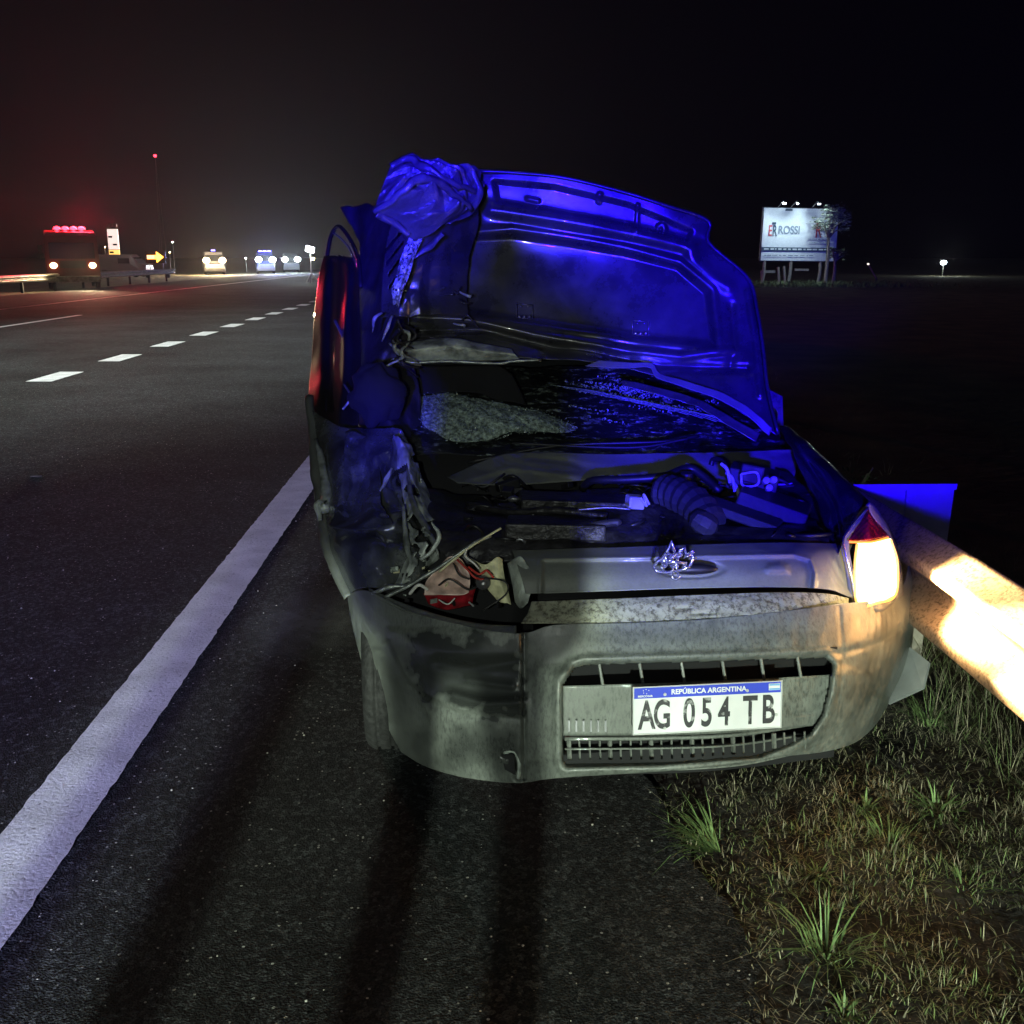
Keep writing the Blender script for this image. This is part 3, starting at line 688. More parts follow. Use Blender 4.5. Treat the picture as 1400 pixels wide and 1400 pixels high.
for i, (u, v) in enumerate([(1046, 658), (1056, 657), (1050, 668)]):
    b = MB(); b.lathe(V3(P(u, v, 3.18)), (0, -1, 0.4), [(0, 0.011), (0.02, 0.011), (0.022, 0.006)], 12); b.build('cap', M['white_clip'], CAR)
b = MB(); b.lathe(V3(P(938, 662, 3.25)) - Vector((0, 0, 0.04)), (0, -0.1, 1), [(0, 0.03), (0.05, 0.03), (0.055, 0.022), (0.08, 0.02)], 16); b.build('filler_cap', M['black'], CAR)
tubeuv('hose', [(796,668,3.38),(810,657,3.34),(850,656,3.30),(905,652,3.28),(940,640,3.32),(960,650,3.3),(985,672,3.25)], 0.014, M['black'], CAR)
tubeuv('hose', [(972,636,3.3),(976,628,3.3),(990,634,3.26),(1000,665,3.2)], 0.009, M['black'], CAR)
tubeuv('hose', [(640,690,3.2),(700,700,3.1),(760,698,3.05),(830,706,3.0)], 0.012, M['engine'], CAR)
tubeuv('hose', [(800,720,2.95),(840,714,2.93),(846,716,2.93)], 0.012, M['duct'], CAR)
tubeuv('pipe', [(790,697,3.0),(830,694,3.0),(862,696,3.0)], 0.004, M['alu'], CAR)
rb = random.Random(3)
for k in range(26):
    u = rb.uniform(600, 900); v = rb.uniform(672, 745); Y = 3.5 - (v - 668) / 80 * 0.55 - 0.04
    d = rb.uniform(-1, 1)
    tubeuv('wiring', [(u, v, Y), (u + 12 + 8 * d, v - 6 * d, Y - 0.02), (u + 30, v + 8 * d, Y)], rb.uniform(0.003, 0.009), rb.choice([M['engine'], M['engine'], M['black'], M['alu']]), CAR, 10, 6)
for k in range(70):
    u = rb.uniform(620, 1110); v = rb.uniform(655, 742); Y = 3.5 - (v - 655) / 90 * 0.55 - rb.uniform(0.02, .10); d = rb.uniform(-1, 1); e_ = rb.uniform(15, 60)
    tubeuv('wiring', [(u, v, Y), (u + e_ * .4, v - 7 * d, Y - 0.03), (u + e_ * .8, v + 5 * d, Y - .02), (u + e_, v + 12 * d, Y + .04)], rb.uniform(0.002, 0.007), rb.choice([M['black'], M['black'], M['engine'], M['duct'], M['white_clip'] if k % 9 == 0 else M['black']]), CAR, 12, 6)
for k in range(46):
    u = rb.uniform(640, 1110); v = rb.uniform(662, 742); Y = 3.48 - (v - 655) / 90 * 0.55 - rb.uniform(0.0, .06); q_ = rb.uniform(.012, .045)
    blk('bracket', u, v, Y, (q_ * rb.uniform(.6, 2), q_, q_ * rb.uniform(.3, 1)), rb.choice([M['black'], M['engine'], M['duct'], M['inner'], M['alu'] if k % 7 == 0 else M['black']]), rb.uniform(-1, 1), rb.uniform(-.5, .5), rb.uniform(-.4, .4), 0.003)
for (u, v, s) in [(702, 682, .02), (722, 687, .03), (706, 696, .012), (680, 718, .02), (1000, 735, .02), (963, 740, .018)]:
    MB().ellip(V3(P(u, v, 2.98 + (745 - v) * 0.004)), (s, s * .7, s * .5), 10, 6, bump=0.5, seed=u).build('fitting', M['alu'], CAR, smooth=True)
sheet('inner_fender', [[(1062,640,3.5),(1085,650,3.42),(1120,690,3.2)],[(1055,700,3.25),(1100,710,3.15),(1135,740,3.0)],[(1050,745,3.0),(1100,746,2.97),(1140,748,2.93)]], 30, 30, M['inner'], CAR, crum=(0.008, 6, 2))
# --- hood, thrown up, its underside towards us
RAIL = [(672, 286), (760, 300), (860, 318), (946, 338)]
PANEL = [(640, 322), (700, 318), (770, 328), (850, 342), (928, 362), (970, 398), (979, 474), (900, 466), (800, 452), (690, 436), (600, 424), (575, 400), (600, 352)]
def hood_rel(U, V):
    r = 0.0 * U
    s = sdf(U, V, PANEL)
    r += 0.030 * sstep(s, 4, -9)                        # recessed field
    r += -0.010 * np.exp(-((s - 5) / 4.5) ** 2)          # its raised border
    r += ridge(U, V, RAIL, 9, -0.022) + ridge(U, V, RAIL, 22, 0.0)
    ch = sdf(U, V, [(676, 248), (760, 256), (860, 280), (945, 316), (940, 330), (860, 308), (760, 290), (680, 276)])
    r += 0.025 * sstep(ch, 5, -5)
    r += ridge(U, V, [(872, 280), (870, 316)], 2.0, -0.012)
    r += ridge(U, V, [(900, 310), (906, 306), (908, 314)], 3, -0.012) + ridge(U, V, [(722, 272), (736, 275)], 2.5, -0.012) + ridge(U, V, [(815, 270), (820, 266), (818, 276)], 2.5, -0.012)
    r += ridge(U, V, [(945, 350), (975, 380), (995, 392)], 9, -0.014)
    r += ridge(U, V, [(560, 432), (640, 438), (740, 458), (830, 474), (930, 486), (1000, 480)], 5, -0.020)
    r += ridge(U, V, [(560, 452), (660, 452), (760, 476), (900, 500), (1020, 505)], 6, 0.022)
    r += ridge(U, V, [(1000, 420), (1004, 470), (998, 500)], 6, 0.012)
    r += ridge(U, V, [(1022, 400), (1032, 460), (1040, 540)], 4, -0.012)
    return r
hood = sheet('hood', [
 [(640,238,4.14),(700,238,4.12),(770,244,4.10),(850,264,4.10),(910,283,4.10),(968,303,4.12)],
 [(634,258,4.13),(700,258,4.12),(770,266,4.10),(850,284,4.10),(914,303,4.10),(970,322,4.11)],
 [(622,290,4.12),(700,290,4.12),(770,300,4.10),(850,316,4.10),(920,335,4.10),(972,336,4.10)],
 [(590,345,4.06),(680,345,4.10),(770,350,4.10),(860,362,4.08),(950,385,4.06),(1022,382,4.05)],
 [(566,400,4.02),(670,402,4.06),(770,408,4.06),(870,418,4.04),(960,430,4.02),(1035,425,4.00)],
 [(556,440,3.98),(660,445,4.02),(770,455,4.02),(870,470,3.99),(960,480,3.96),(1042,475,3.95)],
 [(550,470,3.95),(660,472,3.98),(770,482,3.98),(870,496,3.93),(960,520,3.88),(1048,535,3.85)],
 [(549,492,3.93),(660,492,3.95),(770,494,3.93),(870,506,3.88),(970,540,3.82),(1062,596,3.78)]],
 230, 150, M['under'], CAR, relief=hood_rel,
 crum=(0.014, 4.0, 41, lambda U, V: 0.10 + 1.0 * sstep(V, 440, 500) * (1 - sstep(U, 850, 1000)) + 0.9 * (1 - sstep(U, 560, 650))), thick=-0.004)
# hood's rim (outer skin folded over)
tubeuv('hood_rim', [(655,234,4.10),(700,236,4.09),(770,243,4.07),(850,262,4.07),(910,281,4.07),(968,302,4.09),(969,332,4.08),(1022,380,4.03),(1035,425,3.97),(1043,475,3.92),(1050,535,3.82),(1064,594,3.74)], 0.007, M['under'], CAR, 60, 8)
# edge strip hanging from the hood
sheet('hood_front_strip', [[(552,470,3.86),(610,462,3.86),(660,470,3.86),(700,478,3.86)],[(550,482,3.82),(610,474,3.82),(660,480,3.82),(705,485,3.82)],[(549,495,3.84),(610,495,3.84),(660,494,3.84),(712,492,3.84)]], 60, 16, M['torn'], CAR, crum=(0.007, 6, 51))
tubeuv('torn_edge', [(533,500,3.8),(545,492,3.8),(565,496,3.8),(610,494,3.8),(680,497,3.8),(700,494,3.8),(740,492,3.8)], 0.006, M['steel'], CAR, 30, 6)
sheet('torn_edge', [[(820,492,3.80),(862,496,3.80),(890,497,3.80),(905,512,3.78),(960,528,3.76),(1010,548,3.74),(1055,585,3.70)],[(800,500,3.79),(850,504,3.79),(886,503,3.79),(900,518,3.76),(960,538,3.74),(1010,560,3.72),(1050,596,3.70)]], 90, 10, M['panel'], CAR, crum=(0.006, 8, 52))
sheet('torn_edge', [[(850,520,3.82),(900,530,3.80),(960,548,3.77),(1040,592,3.70)],[(850,528,3.80),(900,540,3.78),(960,560,3.75),(1035,604,3.68)]], 80, 10, M['under'], CAR, crum=(0.006, 8, 53))
# small punched plates on the hood panel
for (u, v) in [(876, 448), (717, 425)]:
    b = MB(); s = 1.0
    c0 = [V3(P(u + a, v + bb, 3.985)) for a, bb in ((-11, -10), (11, -8), (11, 11), (-11, 9))]
    for i in range(4): b.tube([c0[i], c0[(i + 1) % 4]], 0.0016, 5)
    for a in (-7, 0, 7): b.ellip(V3(P(u + a, v + 8, 3.98)), (0.006, 0.004, 0.006), 8, 5)
    for a in (-5, 5): b.ellip(V3(P(u + a, v - 6, 3.98)), (0.003, 0.002, 0.003), 8, 5)
    b.build('latch_bracket', M['chrome'] if u > 800 else M['alu'], CAR, smooth=True)
# --- crushed corner of the hood
M['crush'] = simple('crushed_sheet', (0.16, 0.16, 0.17), 0.32, 0.4, bump=0.8, bscale=30, var=0.3, vscale=12)
cr1 = sheet('crushed_hood_corner', [
 [(534,224,3.72),(556,213,3.74),(590,219,3.80),(630,224,3.88),(660,232,3.96)],
 [(524,252,3.62),(552,240,3.60),(590,238,3.66),(630,240,3.80),(662,252,3.94)],
 [(512,290,3.56),(548,262,3.50),(580,250,3.52),(620,262,3.66),(652,274,3.88)],
 [(530,300,3.60),(556,294,3.58),(585,290,3.58),(622,288,3.66),(644,286,3.84)],
 [(548,314,3.66),(562,322,3.66),(588,318,3.66),(612,304,3.70),(634,296,3.82)]], 74, 62, M['crush'], CAR, crum=(0.034, 8, 62), smooth=False)
sheet('crushed_hood_corner', [
 [(540,300,3.80),(575,318,3.74),(610,302,3.78),(650,285,3.95)],
 [(530,340,3.85),(570,345,3.78),(612,330,3.86),(650,320,4.0)],
 [(520,385,3.88),(560,385,3.82),(600,372,3.90),(640,365,4.0)],
 [(520,430,3.85),(555,432,3.82),(590,430,3.86),(640,430,3.95)]], 70, 70, M['under'], CAR, crum=(0.022, 6, 66),
 hole=lambda u, v: (u < 556) & (v > 318) & (v < 400) & (u > 530) & ((u + v) % 17 < 5))
for i, pth in enumerate([[(512,290,3.54),(548,264,3.48),(578,243,3.5),(612,258,3.6),(645,287,3.75)], [(535,226,3.66),(558,216,3.68),(585,232,3.62),(618,252,3.66),(655,262,3.85)], [(648,232,3.84),(655,262,3.84),(640,290,3.8),(612,304,3.68)], [(515,292,3.54),(540,306,3.6),(560,322,3.62)], [(605,318,3.68),(590,335,3.72),(565,352,3.74)]]):
    ribbon('folded_edge', pth, [0.02, 0.03, 0.016], M['crush'], CAR, twist=0.8, seed=i * 5, crum=0.008)
# shattered windscreen strip hanging along the pillar
def glass_mat():
    m, N, L, b = newmat('shattered_glass')
    tc = N.new('ShaderNodeTexCoord')
    v = N.new('ShaderNodeTexVoronoi'); v.inputs['Scale'].default_value = 130; L.new(tc.outputs['Object'], v.inputs['Vector'])
    sc = N.new('ShaderNodeSeparateColor'); L.new(v.outputs['Color'], sc.inputs[0])
    r = N.new('ShaderNodeValToRGB'); e = r.color_ramp.elements; e[0].position = 0.1; e[0].color = (0.04, 0.055, 0.045, 1); e[1].position = 0.9; e[1].color = (0.62, 0.70, 0.60, 1)
    L.new(sc.outputs[0], r.inputs[0]); L.new(r.outputs[0], b.inputs['Base Color'])
    b.inputs['Roughness'].default_value = 0.15; b.inputs['Coat Weight'].default_value = 0.6
    bp = N.new('ShaderNodeBump'); bp.inputs['Strength'].default_value = 1; bp.inputs['Distance'].default_value = 0.012
    L.new(sc.outputs[1], bp.inputs['Height']); L.new(bp.outputs[0], b.inputs['Normal'])
    return m
M['shatter'] = glass_mat()
sheet('shattered_glass_strip', [[(562,318,3.70),(572,318,3.70),(580,322,3.72)],[(548,348,3.68),(556,350,3.66),(566,350,3.70)],[(541,375,3.68),(548,376,3.66),(558,378,3.70)],[(535,398,3.68),(542,400,3.66),(549,402,3.70)],[(538,416,3.68),(541,418,3.67),(545,420,3.70)]], 26, 110, M['shatter'], CAR, crum=(0.010, 18, 71), smooth=False)
# --- windscreen sunk under the hood, crazed
def crazed_mat():
    m, N, L, b = newmat('crazed_windscreen')
    tc = N.new('ShaderNodeTexCoord')
    mp = N.new('ShaderNodeMapping'); mp.inputs['Scale'].default_value = (3, 3, 20); mp.inputs['Rotation'].default_value = (0, RAD(14), 0); L.new(tc.outputs['Object'], mp.inputs['Vector'])
    n = N.new('ShaderNodeTexNoise'); n.inputs['Scale'].default_value = 5; n.inputs['Detail'].default_value = 9; n.inputs['Roughness'].default_value = 0.75
    L.new(mp.outputs[0], n.inputs['Vector'])
    v = N.new('ShaderNodeTexVoronoi'); v.inputs['Scale'].default_value = 80; L.new(tc.outputs['Object'], v.inputs['Vector'])
    sc = N.new('ShaderNodeSeparateColor'); L.new(v.outputs['Color'], sc.inputs[0])
    r = N.new('ShaderNodeMapRange'); r.inputs[1].default_value = 0.53; r.inputs[2].default_value = 0.66; L.new(n.outputs[0], r.inputs[0])
    mu = N.new('ShaderNodeMath'); mu.operation = 'MULTIPLY'; L.new(r.outputs[0], mu.inputs[0]); L.new(sc.outputs[0], mu.inputs[1])
    mx = N.new('ShaderNodeMix'); mx.data_type = 'RGBA'; L.new(mu.outputs[0], mx.inputs[0]); mx.inputs[6].default_value = (0.010, 0.011, 0.012, 1); mx.inputs[7].default_value = (0.50, 0.60, 0.52, 1)
    L.new(mx.outputs[2], b.inputs['Base Color']); b.inputs['Roughness'].default_value = 0.3
    bp = N.new('ShaderNodeBump'); bp.inputs['Strength'].default_value = 0.8; bp.inputs['Distance'].default_value = 0.01
    L.new(n.outputs[0], bp.inputs['Height']); L.new(bp.outputs[0], b.inputs['Normal'])
    return m
M['crazed'] = crazed_mat()
sheet('windscreen', [[(540,500,4.25),(700,500,4.3),(860,498,4.3),(1000,530,4.25),(1060,560,4.2)],
                     [(545,545,4.0),(700,548,4.05),(860,548,4.05),(1000,565,3.98),(1060,585,3.95)],
                     [(550,580,3.8),(700,585,3.85),(860,585,3.85),(1000,592,3.82),(1064,600,3.8)],
                     [(555,622,3.66),(700,622,3.68),(860,622,3.68),(1000,620,3.68),(1075,618,3.66)]], 160, 60, M['crazed'], CAR, crum=(0.02, 4, 81))
# heap of crumbled glass lying in the windscreen's left half: granular geometry
heap_ctrl = [[(560,548,3.92),(600,536,3.96),(650,545,3.92),(700,556,3.90),(745,562,3.88),(790,582,3.86)],
             [(552,565,3.86),(600,560,3.84),(650,562,3.82),(700,568,3.82),(740,574,3.82),(785,586,3.82)],
             [(545,578,3.82),(592,580,3.78),(640,585,3.76),(690,586,3.76),(725,586,3.78),(770,590,3.80)],
             [(562,590,3.80),(595,594,3.76),(625,604,3.72),(670,602,3.74),(700,592,3.77),(745,590,3.80)]]
M['heap'] = simple('crumbled_glass', (0.26, 0.33, 0.28), 0.4, 0, bump=1.0, bscale=90, var=0.75, vscale=75, coat=0.3)
sheet('crumbled_glass_heap', heap_ctrl, 90, 40, M['heap'], CAR, crum=(0.012, 10, 91))
G = catmull(catmull(heap_ctrl, 60, 0), 110, 1); rb = random.Random(5); b = MB()
for k in range(1300):
    j = rb.randrange(60); i = rb.randrange(110); u, v, D = G[j, i]
    if rb.random() < (0.35 if u > 700 else 0.0): continue
    p = V3(P(u + rb.uniform(-4, 4), v + rb.uniform(-3, 3), D - 0.012)); s = rb.uniform(0.0014, 0.0042)
    R = Matrix.Rotation(rb.uniform(0, 3), 3, 'X') @ Matrix.Rotation(rb.uniform(0, 3), 3, 'Z')
    b.box(p, (s, s, s * 0.8), R)
for st in range(17):
    u0 = rb.uniform(770, 900); v0 = 528 + (u0 - 780) * .12 + rb.gauss(0, 13); Lg = rb.uniform(30, 130)
    for k in range(int(Lg * .55)):
        t_ = rb.random(); u = u0 + Lg * t_; v = v0 + Lg * t_ * .17 + rb.gauss(0, 1.2)
        if u > 1000 or v > 600: continue
        p = V3(P(u, v, np.interp(v, [500, 548, 585, 622], [4.27, 4.02, 3.83, 3.67]) - 0.03)); s_ = rb.uniform(0.0012, 0.0045)
        R = Matrix.Rotation(rb.uniform(0, 3), 3, 'X') @ Matrix.Rotation(rb.uniform(0, 3), 3, 'Z'); b.box(p, (s_ * 1.8, s_, s_ * 0.8), R)
M['bits'] = simple('glass_bits', (0.24, 0.31, 0.26), 0.3, coat=0.5, var=0.6, vscale=120)
tag(b.build('glass_crumbs', M['bits'], CAR), kind='stuff')
for i in range(9):
    u = 790 + i * 19; v = 528 + i * 3
    tubeuv('glass_crack', [(u - 40, v - 2 + i, 3.98 - i * .01), (u + 30, v + 8 + i, 3.92 - i * .01), (u + 95, v + 26 + i * 1.5, 3.86 - i * .01)], 0.0016, M['bits'], CAR, 12, 4)
# black sheet standing for the shade above heap (dash and cabin)
sheet('cabin_dark_sheet', [[(545,498,3.97),(640,500,4.0),(680,500,4.0),(700,510,4.0)],[(555,540,3.93),(640,535,3.95),(680,545,3.95),(720,552,3.95)]], 30, 16, M['void'], CAR, crum=(0.01, 5, 1))
tubeuv('wiper_arm', [(640,632,3.62),(760,610,3.66),(900,604,3.66),(955,596,3.7)], 0.006, M['black'], CAR)
tubeuv('wiper_arm', [(700,606,3.66),(860,612,3.62),(940,600,3.66)], 0.004, M['duct'], CAR)

# --- left side: crushed front fender
fen = [
 [(424,558,3.92),(446,572,3.78),(470,584,3.66),(505,585,3.58),(545,588,3.56)],
 [(430,610,3.72),(450,618,3.58),(472,622,3.46),(510,615,3.40),(560,615,3.45)],
 [(436,655,3.52),(456,660,3.40),(478,664,3.30),(520,662,3.26),(572,655,3.34)],
 [(441,700,3.36),(458,704,3.24),(480,706,3.16),(525,706,3.14),(590,700,3.24)],
 [(444,738,3.22),(462,738,3.08),(490,742,3.00),(535,748,2.98),(604,742,3.10)],
 [(458,776,3.10),(476,772,3.00),(500,775,2.93),(545,780,2.92),(590,775,3.00)],
 [(474,814,3.02),(488,808,2.94),(508,806,2.88),(545,808,2.86),(575,800,2.95)]]
def fen_rel(U, V):
    r = ridge(U, V, [(475, 600), (500, 650), (480, 700)], 10, 0.05) + ridge(U, V, [(455, 690), (500, 718), (560, 690)], 9, -0.05)
    r += ridge(U, V, [(540, 600), (560, 660), (585, 740)], 9, 0.06) + ridge(U, V, [(450, 735), (520, 722), (580, 735)], 10, 0.035)
    return r
M['fender'] = dusty('crushed_fender_paint', (0.07, 0.075, 0.08), (0.30, 0.33, 0.30), 0.24, 0.3, metal=0.6, rough=(0.16, 0.55), coat=0.6)
sheet('crushed_fender', fen, 110, 140, M['fender'], CAR, relief=fen_rel, crum=(0.022, 6.0, 101, lambda U, V: 0.25 + 0.9 * sstep(U, 450, 500) * (1 - 0.6 * sstep(V, 740, 800))), thick=0.003)
ribbon('fender_edge', [(422,540,3.98),(428,590,3.78),(434,640,3.56),(441,700,3.34),(444,736,3.20),(458,774,3.08),(476,815,2.99)], [0.03, 0.035, 0.05, 0.04, 0.035, 0.04, 0.03], M['panel'], CAR, seed=2, n=60, crum=0.003)
ribbon('fender_edge', [(432,600,3.68),(444,650,3.46),(446,690,3.30),(436,690,3.30),(438,712,3.24)], [0.012, 0.03, 0.05, 0.03, 0.01], M['torn'], CAR, seed=9, n=40, crum=0.006)
# torn flaps of sheet steel between fender and engine
sheet('torn_fender_inner', [
 [(538,596,3.50),(552,600,3.42),(566,610,3.46)],
 [(546,640,3.38),(562,648,3.28),(578,655,3.36)],
 [(552,690,3.22),(574,694,3.12),(596,700,3.22)],
 [(556,730,3.08),(584,730,2.99),(612,738,3.10)],
 [(548,765,2.98),(572,768,2.92),(600,764,3.0)],
 [(532,802,2.88),(548,800,2.85),(566,790,2.90)]], 34, 110, M['torn'], CAR, crum=(0.016, 11, 131), hole=lambda u, v: (noise_uv(u, v, 0.05, 3) > 0.22) | ((v > 700) & (noise_uv(u, v, 0.09, 5) > 0.18)))
for i, (pth, w) in enumerate([
    ([(556,640,3.30),(566,690,3.12),(590,735,2.97),(598,758,2.93)], [0.006, 0.02, 0.016, 0.006]),
    ([(552,690,3.14),(556,740,3.0),(562,770,2.92),(548,800,2.86)], [0.008, 0.02, 0.016, 0.006]),
    ([(575,764,2.93),(592,752,2.93),(600,730,2.94),(590,712,2.97)], [0.006, 0.012, 0.014, 0.005]),
    ([(508,812,2.83),(530,804,2.82),(560,800,2.82)], [0.008, 0.014, 0.008]),
    ([(468,560,3.6),(500,520,3.64),(545,492,3.7)], [0.006, 0.008, 0.006]),
    ([(536,640,3.30),(528,655,3.26),(520,672,3.2)], [0.006, 0.014, 0.005])]):
    ribbon('torn_metal_flap', pth, w, M['torn'] if i % 3 else M['steel'], CAR, twist=0.6 * (-1) ** i, seed=i * 7 + 1, n=36, crum=0.005)
sheet('fender_fold', [
 [(472,590,3.56),(484,588,3.54),(500,596,3.52),(515,600,3.5)],
 [(470,640,3.38),(486,650,3.36),(505,650,3.30),(520,648,3.28)],
 [(462,690,3.22),(480,695,3.18),(505,690,3.12),(522,688,3.14)],
 [(450,722,3.12),(480,725,3.04),(512,722,3.0),(540,715,3.04)]], 50, 80, M['fender'], CAR, relief=lambda U, V: ridge(U, V, [(486, 610), (496, 650), (482, 700)], 9, 0.06), crum=(0.010, 8, 141))
# --- shattered left headlight
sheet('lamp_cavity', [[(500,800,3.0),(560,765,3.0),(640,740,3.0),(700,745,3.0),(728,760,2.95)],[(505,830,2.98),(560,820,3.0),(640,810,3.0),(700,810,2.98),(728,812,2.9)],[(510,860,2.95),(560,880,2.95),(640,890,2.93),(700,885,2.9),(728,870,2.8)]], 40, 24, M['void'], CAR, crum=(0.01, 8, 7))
sheet('lamp_bowl', [[(598,775,2.80),(615,760,2.79),(632,764,2.80),(640,775,2.82)],[(582,795,2.78),(608,788,2.82),(630,790,2.82),(644,796,2.80)],[(580,812,2.76),(610,812,2.78),(632,812,2.78),(642,808,2.78)]], 36, 30, M['pinkpiece'], CAR, crum=(0.006, 12, 6))
sheet('lamp_bowl', [[(578,812,2.78),(610,812,2.80),(650,806,2.80)],[(586,826,2.80),(612,834,2.84),(646,828,2.84)]], 24, 16, M['redlens'], CAR, crum=(0.006, 10, 8))
sheet('lamp_housing', [[(640,762,2.84),(662,772,2.80),(678,762,2.79),(686,764,2.80)],[(655,782,2.82),(668,785,2.79),(680,785,2.78),(690,790,2.79)],[(662,800,2.80),(674,802,2.78),(684,800,2.76),(694,805,2.78)],[(680,822,2.78),(686,824,2.76),(694,824,2.75),(699,826,2.76)]], 30, 40, M['cream'], CAR, crum=(0.004, 12, 16))
sheet('lamp_bracket', [[(694,770,2.83),(712,760,2.80),(724,775,2.78)],[(700,800,2.80),(712,798,2.76),(728,800,2.74)],[(702,826,2.76),(712,834,2.72),(722,826,2.70)]], 30, 40, M['torn'], CAR, crum=(0.010, 12, 26))
tubeuv('broken_trim_rod', [(524,818,2.80),(560,800,2.79),(600,776,2.79),(645,745,2.80),(672,732,2.82)], 0.006, M['steel'], CAR, 24, 6)
tubeuv('broken_trim_rod', [(600,782,2.78),(640,750,2.78),(685,722,2.80)], 0.0035, M['cream'], CAR, 16, 5)
for i, (pth, r, mk) in enumerate([
   ([(600,800,2.76),(615,792,2.74),(640,806,2.74),(655,800,2.76)], .003, 'wire_black'), ([(625,765,2.76),(640,780,2.74),(650,790,2.73),(662,792,2.75)], .003, 'wire_red'),
   ([(620,770,2.76),(628,786,2.74),(642,792,2.74)], .0025, 'wire_black'), ([(655,778,2.76),(648,770,2.75),(636,760,2.76),(640,748,2.78)], .003, 'wire_white'),
   ([(600,820,2.76),(612,826,2.74),(622,818,2.75)], .002, 'wire_white'), ([(662,790,2.75),(690,795,2.72),(692,812,2.72),(660,835,2.72)], .0025, 'wire_black'),
   ([(640,775,2.75),(655,785,2.73),(665,780,2.74),(675,790,2.74)], .0035, 'wire_red'), ([(560,812,2.78),(572,800,2.76),(585,806,2.77)], .005, 'wire_white')]):
    tubeuv('wire', pth, r, M[mk], CAR, 18, 6)
rb = random.Random(12)
for k in range(34):
    u = rb.uniform(525, 700); v = rb.uniform(768, 838) + (u - 600) * 0.05; p = V3(P(u, v, rb.uniform(2.78, 2.9)))
    R = Matrix.Rotation(rb.uniform(0, 3), 3, 'X') @ Matrix.Rotation(rb.uniform(0, 3), 3, 'Y')
    s = rb.uniform(0.008, 0.026)
    MB().box(p, (s, s * 0.6, s * 0.25), R).build('lamp_fragment', rb.choice([M['torn'], M['black'], M['cream'], M['shatter'], M['black'], M['void']]), CAR)
b = MB(); b.lathe(V3(P(660, 796, 2.76)), (0.1, -1, 0.1), [(0, 0.02), (0.012, 0.02), (0.014, 0.012), (0.03, 0.01)], 14); b.build('bulb_socket', M['alu'], CAR, smooth=True)

# --- left door hanging ajar and mirror
door = sheet('door', [
 [(452,318,5.0),(464,318,4.85),(478,330,4.65),(490,352,4.45)],
 [(437,372,4.9),(453,372,4.7),(472,375,4.5),(492,385,4.25)],
 [(430,430,4.75),(448,430,4.52),(470,432,4.3),(492,440,4.08)],
 [(426,490,4.55),(443,490,4.35),(466,495,4.1),(492,500,3.92)],
 [(422,545,4.2),(438,548,4.05),(462,555,3.88),(490,562,3.75)],
 [(428,596,3.9),(442,600,3.8),(464,608,3.68),(488,615,3.6)]], 60, 110, M['paint_clean'], CAR,
 relief=lambda U, V: ridge(U, V, [(456, 360), (452, 460), (450, 560)], 6, 0.05) + ridge(U, V, [(476, 360), (472, 470), (465, 580)], 6, -0.04), crum=(0.008, 3.0, 111), hole=lambda u, v: v < 350)
tubeuv('door_window_frame', [(447,352,4.95),(453,322,4.9),(464,310,4.8),(480,330,4.6),(490,356,4.4),(493,392,4.25)], 0.010, M['paint_clean'], CAR, 40, 8)
tubeuv('door_window_frame', [(455,318,4.86),(466,326,4.74),(478,340,4.6),(487,362,4.42)], 0.004, M['chrome'], CAR, 40, 6)
tubeuv('door_handle', [(458,438,4.30),(463,448,4.24),(472,466,4.16),(482,488,4.06)], 0.007, M['chrome'], CAR, 20, 8)
tubeuv('door_trim', [(470,525,3.85),(480,540,3.78)], 0.004, M['chrome'], CAR, 10, 6)
MB().ellip(V3(P(516, 540, 3.62)), (0.095, 0.06, 0.105), 24, 16, bump=0.35, seed=3).build('side_mirror', M['void'], CAR, smooth=True)
sheet('side_pillar', [
 [(468,286,4.7),(500,280,4.5),(530,282,4.2),(560,300,4.0)],
 [(490,340,4.5),(508,340,4.3),(530,345,4.1),(555,350,3.95)],
 [(492,400,4.3),(508,405,4.15),(528,408,4.0),(560,410,3.9)],
 [(490,460,4.1),(508,462,4.0),(530,470,3.9),(562,480,3.86)],
 [(488,520,3.9),(510,520,3.82),(532,525,3.78),(570,530,3.85)],
 [(480,590,3.7),(510,590,3.62),(540,600,3.6),(580,605,3.75)]], 50, 100, M['inner'], CAR, crum=(0.025, 5, 121))
rb = random.Random(2)
for k in range(12):
    u = rb.uniform(515, 560); v = rb.uniform(415, 490)
    ribbon('pillar_shred', [(u, v, 3.74), (u + rb.uniform(-18, 18), v + rb.uniform(4, 18), 3.70), (u + rb.uniform(-22, 22), v + rb.uniform(14, 36), 3.74)], [0.006, 0.014, 0.005], rb.choice([M['inner'], M['torn'], M['inner']]), CAR, twist=1, seed=k, n=14)
for k in range(10):
    u = rb.uniform(560, 640); v = rb.uniform(396, 450)
    ribbon('hood_shred', [(u, v, 3.88), (u + rb.uniform(4, 18), v + rb.uniform(-6, 8), 3.86), (u + rb.uniform(10, 26), v + rb.uniform(-8, 10), 3.88)], [0.004, 0.010, 0.004], rb.choice([M['under'], M['torn']]), CAR, twist=1, seed=k + 40, n=14)

